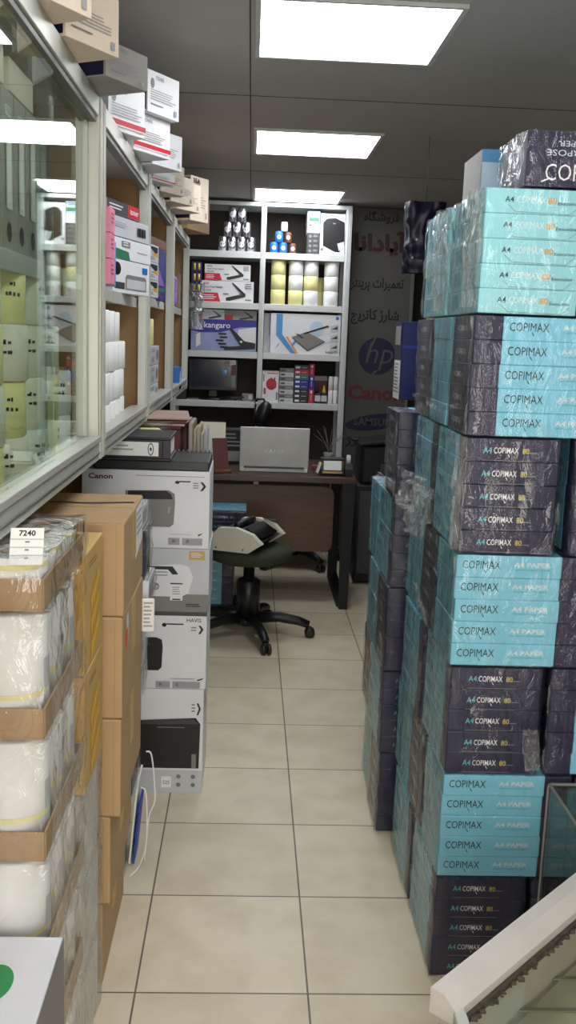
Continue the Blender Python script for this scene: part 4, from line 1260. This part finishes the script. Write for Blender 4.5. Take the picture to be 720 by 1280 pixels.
# second file of stacks, away from the aisle (seen beside and through the clear case)
XB = .790
W2 = 'inner stack beside the front one'
end(XB - .08, Y1, 0, lb(NE, 0, W2)); lng(XB, Y1, 1, L180, lb('navy-and-teal wrapped', 1, W2)); lng(XB - .08, Y1, 2, L180, lb('navy-and-teal wrapped', 2, W2)); end(XB, Y1, 3, lb(NE, 3, W2)); end(XB - .07, Y1, 4, lb(NE, 4, W2)); end(XB + .01, Y1, 5, lb(NE, 5, W2)); end(XB - .075, Y1, 6, lb(NE, 6, W2))
# far group, a little further into the aisle
X2, Y2 = .434, 2.80
FG, FR = 'far stack toward the desk', 'last stack before the desk'
lng(X2, Y2, 0, L180, lb(MIX, 0, FG)); lng(X2 + .006, Y2 + .23, 0, L0, lb(TF, 0, FR))
end(X2 - .004, Y2, 1, lb('teal-sided wrapped', 1, FG)); lng(X2, Y2 + .320, 1, L180, lb(MIX, 1, FR))
lng(X2 - .008, Y2, 2, L180, lb(MIX, 2, FG)); lng(X2 - .004, Y2 + .23, 2, L0, lb(TF, 2, FR))
end(X2, Y2, 3, lb('teal-sided wrapped', 3, FG)); lng(X2, Y2 + .320, 3, L0, lb('pale teal wrapped', 3, FR))
lng(X2 - .004, Y2 + .004, 4, L180, lb('narrow navy wrapped', 4, FG))
for i in range(5): end(X2 + .32, Y2 + .32, i, lb('navy wrapped', i, 'stack under the blue carton'))
# navy carton with white lettering, and a pale blue one, on top of the bagged packs
def a_navy(b, w, d, h):
    f = front(b, w, d, h)
    f.text('COPIMAX', .14, .58, .70, .88, 'ink_white', -.005); f.poly([(.44, .84), (.47, .84), (.53, .97), (.5, .98)], 'ink_white'); f.poly([(.11, .9), (.16, .84), (.17, .86), (.12, .92)], 'ink_white')
    f.text('MULTI-PURPOSE', .72, .44, .14, .33, 'ink_grey', 0); f.text('OFFICE PAPER', .68, .27, .22, .17, 'ink_grey', 0)
t = mini_carton('paper_carton', .30, .20, .112, 'navy', 'navy paper carton with white lettering on the uppermost bagged pack', 'box', (.71, 2.205, 1.8306), 0, a_navy)
fm = film_mesh(.30, .20, .112, .003, .009, 44, 12, 8); fm.build('plastic_wrap', t)
def a_pale(b, w, d, h):
    f = front(b, w, d, h); f.rect(0, 0, 1, .22, 'sky_blue'); f.lines(.2, .06, .6, .16, 1, 'ink_dark'); 
    f.ell(.62, .68, .3, .28, 'white_card'); f.ell(.62, .74, .2, .2, 'pale_blue')
    l = leftf(b, w, d, h); l.rect(0, 0, 1, 1, 'dim_card')
mini_carton('product_carton', .24, .2, .135, 'pale_blue', 'pale blue carton with round white picture behind the navy paper carton', 'box', (.665, 2.55, 1.8306), 0, a_pale)
mini_carton('brown_carton', .08, .06, .10, 'dim_card', 'small dull brown carton behind the pale blue carton', 'box', (.615, 2.685, 1.8306), 0)
def a_lab(b, w, d, h):
    l = leftf(b, w, d, h); l.rect(0, 0, 1, 1, 'navy'); l.rect(.1, .5, .95, 1, 'paper_white'); l.lines(.2, .54, .9, .94, 9, 'ink_mid', .5); l.rect(.15, .06, .9, .3, 'ink_line')
    f = front(b, w, d, h); f.rect(0, .3, 1, .34, 'blue_card')
mini_carton('labelled_carton', .26, .16, .262, 'blue_dark', 'upright dark blue carton with white barcode label on the far stacks', 'box', (X2 + .205, Y2 + .60, 5 * PITCH + .001), 0, a_lab)
mini_carton('cardboard_piece', .06, .05, .11, 'kraft', 'small piece of brown cardboard on the blue labelled carton', 'box', (X2 + .20, Y2 + .60, 5 * PITCH + .2645), 0)

def film_patch(near, c, du, dv, su, sv, seed, curl=.02, nm='film_flap'):
    # crinkled spare film sticking out from a pack, given in room coordinates
    c, du, dv = Vector(c), Vector(du).normalized(), Vector(dv).normalized()
    nrm = du.cross(dv)
    nu, nv = 14, 14
    vs, fs = [], []
    for j in range(nv + 1):
        for i in range(nu + 1):
            a, b_ = i / nu - .5, j / nv - .5
            q_ = Vector((a * 6 + seed, b_ * 6, seed * 2.0))
            vs.append(c + du * (a * su * (1 - .3 * abs(b_))) + dv * (b_ * sv) + nrm * (curl * noise.noise(q_) + curl * .5 * noise.noise(q_ * 2.7) + curl * .6))
    for j in range(nv):
        for i in range(nu):
            a = j * (nu + 1) + i; fs.append((a, a + 1, a + nu + 2, a + nu + 1))
    mb = MB(); inv = (Matrix.Translation(near.location) @ Matrix.Rotation(near.rotation_euler.z, 4, 'Z')).inverted()
    mb.add([inv @ v for v in vs], fs, 'film_seam', True)
    return mb.build(nm, near, fix=False)
PK = {}
for o in COL.objects:
    if o.name.startswith('paper_pack') and 'label' in o: PK[o['label']] = o
def pk(look, i, where): return PK[lb(look, i, where)]
film_patch(pk('teal-sided loosely wrapped', 4, SS), (.455, 2.46, 1.075), (.25, -1, 0), (.25, 0, 1), .15, .13, 3)
film_patch(pk('teal-sided loosely wrapped', 4, SS), (.452, 2.60, 1.10), (.15, -1, 0), (.3, 0, 1), .18, .10, 5)
film_patch(pk('narrow navy wrapped', 4, FG), (.418, 2.86, 1.09), (.1, -1, 0), (.2, .0, 1), .24, .03, 8, .012)
film_patch(pk('loosely wrapped navy-and-teal', 5, FS), (.464, 2.21, 1.36), (.0, -1, .1), (.1, 0, 1), .20, .012, 9, .006)
film_patch(pk(TF, 5, SS), (.464, 2.44, 1.345), (.0, -1, -.05), (.1, 0, 1), .20, .012, 12, .006)
film_patch(pk(MIX, 5, TS), (.464, 2.66, 1.36), (.0, -1, .06), (.1, 0, 1), .20, .012, 14, .006)
film_patch(pk(MIX, 3, SS), (.462, 2.43, .84), (.0, -1, -.3), (.1, 0, 1), .20, .015, 15, .008)
film_patch(pk(NE, 2, FS), (.672, 2.094, .59), (1, -.3, .2), (-.15, 0, 1), .04, .10, 17, .014)
film_patch(pk(NE, 4, FS), (.468, 2.096, 1.18), (1, -1, 0), (0, 0, 1), .035, .25, 19, .014)
film_patch(pk('all-teal loosely bagged', 6, FS), (.468, 2.11, 1.70), (.3, -1, 0), (0, 0, 1), .07, .24, 21, .016)
film_patch(pk('all-teal loosely bagged', 6, SS), (.466, 2.44, 1.70), (.3, -1, 0), (0, 0, 1), .08, .24, 23, .016)
# packs of paper under the desk beside the stool
t = thing('low_crate', 'low black crate on the floor before the desk panel', 'crate', (-.20, 5.215, .0005))
b = MB(); b.bx(-.16, .16, -.105, .105, 0, .01, 'black_matte', .002)
for a in (-1, 1): b.bx(-.16, .16, a * .1 - .005, a * .1 + .005, .0102, .068, 'black_matte', .002)
b.build('crate_body', t)
b = MB()
for a in (-1, 1): b.bx(a * .155 - .005, a * .155 + .005, -.0945, .0945, .0102, .068, 'black_matte', .002)
b.build('crate_end', t)
UD = 'paper packs before the desk panel'
pack('std', -.208, 5.215, .0690, L0, 'teal wrapped paper pack on the low crate before the desk panel', group=UD)
pack('std', -.105, 5.20, .0690 + PITCH, E_, 'navy wrapped paper pack on the teal one, behind the binding machine', group=UD)

# ------------------------------------------------------------------ cardboard cartons in a pile by the aisle
def cardboard(x1, z0, z1, label, y0=2.062, y1=2.44, w=.40, dents=0):
    h = z1 - z0; d = y1 - y0
    t = thing('cardboard_box', label, 'box', (x1 - w / 2, (y0 + y1) / 2, z0), R(random.uniform(-.6, .6)), 'brown cardboard boxes piled by the aisle')
    b = MB().box((0, 0, h / 2), (w, d, h - .001), 'kraft', .004)
    b.build('carton_body', t)
    f1 = MB()
    f1.box((0, -d / 4 - .001, h - .0002), (w - .006, d / 2 - .006, .0014), 'kraft', .0005)
    f1.box((0, d / 4 + .001, h - .0002), (w - .006, d / 2 - .006, .0014), 'kraft', .0005)
    f1.build('top_flap', t)
    tp = MB().bx(w / 2 + .0003, w / 2 + .001, -.03, .03, h * .45, h - .003, 'kraft_yellow', 0)
    tp.build('tape', t)
    e = MB().bx(-w / 2, -w / 2 + .002, 0, .001, 0, .001, 'kraft', 0)
    mb = MB(); f = front(mb, w, d, h); f.rect(.957, .02, .961, .98, 'kraft_crease'); mb.build('corner_crease', t, fix=False)
    return t
cardboard(-.303, .0005, .205, 'brown cardboard box at the bottom of the pile, on the tiles')
cardboard(-.285, .2055, .42, 'brown cardboard box, second from the floor in the pile')
cardboard(-.262, .421, .655, 'brown cardboard box, third from the floor in the pile')
t = cardboard(-.260, .656, .889, 'brown cardboard box with an orange sticker, fourth from floor')
mb = MB(); f = rightf(mb, .40, .378, .233); f.poly([(.16, .06), (.24, .04), (.26, .22), (.22, .36), (.15, .4)], 'white_card'); f.poly([(.15, .2), (.24, .18), (.21, .38), (.15, .4)], 'orange'); mb.build('sticker', t, fix=False)
t = cardboard(-.260, .890, 1.098, 'brown cardboard box with torn tape, uppermost of the pile')
mb = MB(); f = topf(mb, .40, .378, .2085); f.poly([(.35, .34), (.7, .36), (.97, .28), (.98, .33), (.7, .40), (.35, .37)], 'black'); mb.build('torn_tape', t, fix=False)
mb = MB(); f = rightf(mb, .40, .378, .208); f.poly([(.55, .04), (.95, .02), (.95, .5), (.55, .62)], 'paper_white'); f.lines(.6, .1, .9, .4, 4, 'ink_line'); mb.build('shipping_label', t, fix=False)
# paper packs in white and blue wrappers behind the pile
def a_bw(b, w, d, h):
    f = topf(b, w, d, h); f.poly([(.1, .2), (.5, .1), (.5, .4)], 'ink_blue'); f.rect(.62, .1, .9, .6, 'ink_blue'); f.rect(.0, .0, .08, 1, 'blue_cap')
    f = front(b, w, d, h); f.rect(0, .1, .3, .9, 'navy'); f.poly([(.4, .9), (.7, .2), (.7, .9)], 'ink_blue'); f.rect(.78, .2, .95, .8, 'ink_blue')
    r = rightf(b, w, d, h); r.rect(.1, .2, .9, .8, 'ink_line')
def wrapped(x1, z0, z1, k, label, art=None, d=.15):
    w = .34; h = z1 - z0
    t = mini_carton('wrapped_pack', w, d, h, k, label, 'paper pack', (x1 - w / 2, 2.462 + d / 2, z0), 0, art, 'packs between the cardboard pile and printer cartons')
    film_mesh(w, d, h, .003, .006, int(z0 * 40), 12, 8).build('plastic_wrap', t)
def a_nv(b, w, d, h):
    r = rightf(b, w, d, h); r.rect(.05, .1, .95, .16, 'mid_grey'); r.rect(.05, .45, .6, .55, 'ink_mid'); r.rect(.1, .7, .9, .76, 'mid_grey')
wrapped(-.318, .0005, .27, 'grey_card', 'grey wrapped pack on the tiles behind the cardboard pile', a_nv)
wrapped(-.285, .272, .54, 'navy', 'navy wrapped pack, second from the tiles behind the cardboard pile', a_nv)
wrapped(-.268, .542, .80, 'grey_card', 'grey wrapped pack, third from the tiles behind the cardboard pile', a_nv)
wrapped(-.246, .802, .87, 'white_card', 'thin white and blue wrapped pack behind the cardboard pile', a_bw)
wrapped(-.258, .872, 1.00, 'navy', 'navy wrapped pack, second from top behind the cardboard pile', a_nv)
wrapped(-.266, 1.002, 1.058, 'white_card', 'white pack with blue shapes on top, behind the cardboard pile', a_bw)
# little tag, blue board, white cables
t = thing('paper_tag', 'white printed paper tag hanging out beside the cardboard boxes', 'tag', (-.2430, 2.425, .79), R(4))
MB().box((0, 0, 0), (.032, .010, .088), 'paper_white', .004).build('tag_body', t)
mb = MB(); f = Face(mb, (-.016, -.005, .044), (1, 0, 0), (0, 0, -1), .032, .088); f.lines(.15, .1, .9, .9, 7, 'ink_line', .4); mb.build('tag_print', t, fix=False)
t = thing('blue_folder', 'thin blue board standing on the tiles behind the cardboard pile', 'folder', (-.285, 2.63, .0005), 0)
MB().box((0, 0, .10), (.006, .10, .19), 'ink_blue', .002, Matrix.Rotation(R(5), 3, 'Y')).build('board', t)
MB().box((-.009, .01, .13), (.006, .12, .25), 'paper_white', .002, Matrix.Rotation(R(5), 3, 'Y')).build('sheet_sleeve', t)
for i, pts in enumerate(([(-.262, 2.60, .34), (-.247, 2.60, .33), (-.238, 2.60, .25), (-.236, 2.60, .19), (-.250, 2.60, .15), (-.256, 2.60, .10), (-.262, 2.60, .006)],
                         [(-.268, 2.52, .27), (-.255, 2.52, .26), (-.25, 2.52, .20), (-.252, 2.53, .10), (-.27, 2.53, .03), (-.295, 2.52, .005)])):
    pp = []
    P3 = [Vector(p) for p in pts]
    for a in range(len(P3) - 1):
        p0, p1, p2, p3 = P3[max(a - 1, 0)], P3[a], P3[a + 1], P3[min(a + 2, len(P3) - 1)]
        for s_ in range(6):
            u = s_ / 6
            pp.append(.5 * ((2 * p1) + (p2 - p0) * u + (2 * p0 - 5 * p1 + 4 * p2 - p3) * u * u + (3 * p1 - p0 - 3 * p2 + p3) * u ** 3))
    pp.append(P3[-1])
    o = MB().tube(pp, .0024, 'paper_white', 6).build('white_cable')
    tag(o, ['white cable drooping in front of the black printer carton', 'white cable hanging along the cardboard boxes above the tiles'][i], 'cable')

# ------------------------------------------------------------------ yellow cartons in front of the cardboard pile
def yellow_box(z0, z1, label, x1=-.30, y0=1.80, y1=2.03, w=.22):
    h = z1 - z0; d = y1 - y0
    t = thing('yellow_carton', label, 'box', (x1 - w / 2, (y0 + y1) / 2, z0), 0, 'yellow film cartons')
    b = MB().box((0, 0, h / 2), (w, d, h - .001), 'kraft_yellow', .003, None, {'-y': 'yellow'})
    b.build('carton_body', t)
    mb = MB(); f = rightf(mb, w, d, h)
    for i in range(3): f.poly([(.3, .42 + .2 * i), (.75, .24 + .2 * i), (.75, .33 + .2 * i), (.3, .55 + .2 * i)], 'yellow')
    f.lines(.2, .1, .6, .16, 2, 'kraft_dark'); mb.build('side_print', t, fix=False)
def bagged_carton(z0, z1, label, x1=-.302, y0=1.80, y1=2.03, w=.22):
    h = z1 - z0; d = y1 - y0
    t = thing('bagged_carton', label, 'box', (x1 - w / 2, (y0 + y1) / 2, z0), 0, 'white bagged cartons')
    MB().box((0, 0, h / 2), (w - .012, d - .012, h - .002), 'paper_white', .006).build('carton_body', t)
    fm = film_mesh(w - .008, d - .008, h, .002, .006, int(z0 * 30) + 3, 12, 10); fm.mats = ['film_seam']; fm.build('bag', t)
for (a, b_), n in zip([(.0005, .2), (.202, .40), (.402, .60)], ['bottom white bagged carton under the yellow cartons', 'second white bagged carton from the floor, under yellow cartons', 'upper white bagged carton right below the yellow cartons']):
    bagged_carton(a, b_, n)
for (a, b_), n in zip([(.602, .845), (.847, 1.085)], ['lower yellow carton of two, beside the bagged white rolls', 'topmost yellow carton with kraft side beside the bagged rolls']):
    yellow_box(a, b_, n)

# ------------------------------------------------------------------ trays of white rolls in clear bags
def tray(z0, h, label, bag_h, loose, x1=-.302, y0=1.435, w=.345, d=.345, r=.0555):
    t = thing('roll_tray', label, 'roll tray', (x1 - w / 2, y0 + d / 2, z0), 0, 'bagged trays of white paper rolls')
    b = MB()
    T = .05
    b.bx(-w / 2, w / 2, -d / 2, d / 2, 0, .004, 'tray_card', .001)
    for a in (-1, 1):
        b.bx(-w / 2, w / 2, a * d / 2 - .002, a * d / 2 + .002, .004, T, 'tray_card', .001)
        b.bx(a * w / 2 - .002, a * w / 2 + .002, -d / 2 + .0025, d / 2 - .0025, .004, T, 'tray_card', .001)
    b.build('cardboard_tray', t)
    for ix in (-1, 0, 1):
        for iy in (-1, 0, 1):
            m_ = MB()
            m_.lathe([(r * .3, 0), (r - .003, 0), (r, .003), (r, h - .003), (r - .003, h), (r * .3, h - .001)], 'paper_white', (0, 0, 0), 24)
            m_.lathe([(r * .18, h - .02), (r * .3, h), (r * .3, h + .0005), (r * .18, h + .0005)], 'kraft', (0, 0, 0), 12)
            o = m_.build('roll', t, (ix * (2 * r + .001), iy * (2 * r + .001), .0045))
            if ix > 0:
                m_ = MB(); roll_label(m_, r, h * .2, h * .6, R(-20), R(20), 'grey_card'); roll_label(m_, r, .056, .064, R(-100), R(80), 'paper_yellow')
                m_.build('roll_label', o, fix=False)
    fm = film_mesh(w + .006, d + .006, bag_h, .002, loose * .8, int(z0 * 50) + 1, 16, 12)
    fm.mats = ['film_heavy']; fm.build('bag', t)
    return t
pl = thing('pallet', 'low wooden pallet under the bagged roll trays', 'pallet', (-.472, 1.605, 0))
b = MB()
for i in range(4): b.bx(-.17, .17, -.16 + i * .085, -.095 + i * .085, .04, .058, 'kraft_dark', .002)
b.build('deck_board', pl)
b = MB()
for x in (-.14, 0, .14): b.bx(x - .025, x + .025, -.16, .16, .0005, .0395, 'kraft_dark', .002)
b.build('runner', pl)
zt = [.0585, .263, .4675, .672, .8765]
nm = ['lowest bagged tray of white rolls on the pallet', 'second bagged tray of white rolls above the pallet', 'third bagged tray of white rolls above the pallet', 'bagged tray of tall white rolls just above the white carton', 'bagged tray of tall white rolls under the topmost bag']
for z, n in zip(zt, nm): tray(z, .19, n, .2035, .007)
t = tray(1.0815, .075, 'topmost bagged tray with a white paper label, under the cabinet', .085, .012)
# loose bag top and printed slip on it
mb = MB()
nu, nv = 18, 14
vs, fs = [], []
for j in range(nv + 1):
    for i in range(nu + 1):
        u, v = i / nu * 2 - 1, j / nv * 2 - 1
        rr_ = max(abs(u), abs(v))
        hgt = .080 + .014 * (1 - rr_ ** 2) + .010 * noise.noise(Vector((u * 3, v * 3, 4.0))) * (1 - rr_ ** 4)
        vs.append((u * .172, v * .167, hgt))
for j in range(nv):
    for i in range(nu):
        a = j * (nu + 1) + i; fs.append((a, a + 1, a + nu + 2, a + nu + 1))
mb.add(vs, fs, 'film_heavy', True); mb.build('bag_top', t, fix=False)
mb = MB(); f = Face(mb, (.122, -.152, .124), Vector((1, .12, .0)).normalized(), Vector((0, -.35, -1)).normalized(), .049, .056)
f.rect(0, 0, 1, 1, 'paper_white'); f.text('7240', .25, .06, .75, .22, 'ink_black', .03)
for i in range(3): f.rect(0, .3 + .22 * i, 1, .315 + .22 * i, 'ink_mid'); f.lines(.45, .36 + .22 * i, .6, .46 + .22 * i, 1, 'ink_mid')
mb.build('printed_slip', t, fix=False)

# white carton with a green mark by the entrance
t = thing('white_carton', 'big white carton with green round mark below the bagged rolls', 'box', (-.47, 1.175, .0005))
w, d, h = .40, .48, .555
MB().box((0, 0, h / 2), (w, d, h), 'white_card', .003).build('carton_body', t)
mb = MB(); f = topf(mb, w, d, h); f.ell(.80, .24, .07, .09, 'ink_green', 40); mb.build('green_mark', t, fix=False)
mb = MB(); f = rightf(mb, w, d, h); f.rect(0.0, 0.0, 1, 1, 'mid_grey'); f.poly([(.5, .2), (.9, .25), (.8, .7), (.4, .7)], 'grey_card'); f.lines(.1, .8, .8, .95, 3, 'ink_white'); mb.build('side_print', t, fix=False)  # grey fill paints in the side's shade; picture and lines are print

# ------------------------------------------------------------------ glass showcase corner and clear case by the entrance
ZB = .50
t = thing('glass_showcase', 'low glass-topped showcase with a white diagonal rail and dirty sealant', 'showcase', (.322, 1.385, 0))
u = Vector((.711, .703, 0)); n = Vector((.703, -.711, 0))
LN = .56
def plank(mb, a0, a1, n0, n1, z0, z1, k):
    pts = [u * a0 + n * n0, u * a1 + n * n0, u * a1 + n * n1, u * a0 + n * n1]
    vs = [p + Vector((0, 0, z)) for z in (z0, z1) for p in pts]
    mb.add(vs, [(0, 3, 2, 1), (4, 5, 6, 7), (0, 1, 5, 4), (1, 2, 6, 5), (2, 3, 7, 6), (3, 0, 4, 7)], k)
b = MB()
sec = [(0, ZB), (.026, ZB), (.050, ZB - .020), (.050, ZB - .044), (0, ZB - .044)]
pv = []
for a in (-.012, LN):
    for q_, z in sec: pv.append(u * a + n * q_ + Vector((0, 0, z)))
ns = len(sec)
b.add(pv, [tuple(range(ns)), tuple(reversed(range(ns, 2 * ns)))] + [(i, (i + 1) % ns, (i + 1) % ns + ns, i + ns) for i in range(ns)], 'rail_white')
b.build('top_rail', t)
b = MB(); plank(b, -.0, LN, .0505, .058, ZB - .046, ZB - .034, 'grime')
for i in range(90):
    a = random.uniform(.0, LN); s_ = random.uniform(.002, .006)
    b.box(u * a + n * random.uniform(.052, .064) + Vector((0, 0, ZB - .043 + random.uniform(-.001, .006))), (s_ * 2, s_ * 1.4, s_), 'grime', .001)
b.build('sealant', t)
P1 = u * .06 + n * .003; P2 = u * LN + n * .003
def deck(name, z0, z1, k, inset=0.0):
    poly = [(P1.x + inset, -.60), (P1.x + inset, P1.y - inset), (P2.x - .01, P2.y - inset * 1.4), (.62, P2.y - inset * 1.4), (.62, -.60)]
    b = MB(); b.prism([(x_, y_) for x_, y_ in poly], (0, 0, z0), (1, 0, 0), (0, 1, 0), (0, 0, z1 - z0), k)
    return b
deck('x', ZB - .0505, ZB - .0448, 'glass_green').build('top_glass', t)
b = deck('x', .30, .312, 'showcase_deck', .02)
for y in (-.45, -.3, -.15, 0.0, .09, .18, .27):
    b.bx(P1.x + .03, .61, y, y + .010, .3123, .3155, 'binder_grey', .001)
b.build('inner_shelf', t)
deck('x', .0008, .05, 'alu', .01).build('base_board', t)
b = MB(); b.bx(P1.x - .022, P1.x - .002, -.60, P1.y - .03, ZB - .05, ZB - .02, 'alu', .002); b.build('side_rail', t)
b = MB(); b.bx(P1.x - .016, P1.x - .011, -.60, P1.y - .03, .0515, ZB - .051, 'glass_green', 0); b.build('side_glass', t)
b = MB(); plank(b, .0, .03, .010, .040, .0008, ZB - .0525, 'alu'); b.build('corner_post', t)
b = MB(); plank(b, .035, LN, .004, .010, .051, ZB - .0525, 'rail_white'); b.build('back_panel', t)
t = thing('clear_case', 'clear acrylic case with pale edges in front of inner paper packs', 'display case', (.86, 1.93, 0))
x0, x1, y0, y1, zz = -.145, .30, -.105, .145, .505
for nm_, bb in (('side_pane', (x0, x0 + .004, y0, y1, 0.001, zz)), ('rear_pane', (x0 + .005, x1, y1 - .004, y1, .001, zz)), ('lid_pane', (x0, x1, y0, y1, zz + .0005, zz + .0045))):
    MB().bx(*bb, 'acrylic', 0).build(nm_, t)
b = MB()
b.bx(x0 - .003, x0 + .003, y0, y1, zz + .005, zz + .010, 'mid_grey', .001); b.bx(x0 + .0035, x1, y1 - .003, y1 + .003, zz + .005, zz + .010, 'mid_grey', .001)
b.bx(x0 - .004, x0 - .0003, y1 - .003, y1 + .003, .001, zz + .004, 'dim_card', .001)
b.build('edge_trim', t)

# ------------------------------------------------------------------ camera and picture settings
cam = bpy.data.cameras.new('camera')
co = bpy.data.objects.new('camera', cam)
COL.objects.link(co)
ax, ay, az = Vector((.998666, -.037140, .035862)), Vector((-.028720, .177559, .983691)), Vector((-.042902, -.983409, .176256))
co.matrix_world = Matrix(((ax.x, ay.x, az.x, 0), (ax.y, ay.y, az.y, 0), (ax.z, ay.z, az.z, 1.50286), (0, 0, 0, 1)))
cam.sensor_fit = 'VERTICAL'
cam.sensor_height = 36
cam.lens = 36 * 1220 / 1280
cam.clip_start = .02
SC.camera = co
w = bpy.data.worlds.new('world')
SC.world = w
w.use_nodes = True
w.node_tree.nodes['Background'].inputs[0].default_value = (.6, .7, .8, 1)
w.node_tree.nodes['Background'].inputs[1].default_value = .3
SC.view_settings.view_transform = 'Standard'
SC.view_settings.look = 'None'
SC.view_settings.gamma = 1
SC.view_settings.exposure = .1
SC.view_settings.use_curve_mapping = False
SC.cycles.max_bounces = 8
SC.cycles.transparent_max_bounces = 24
SC.cycles.use_denoising = True
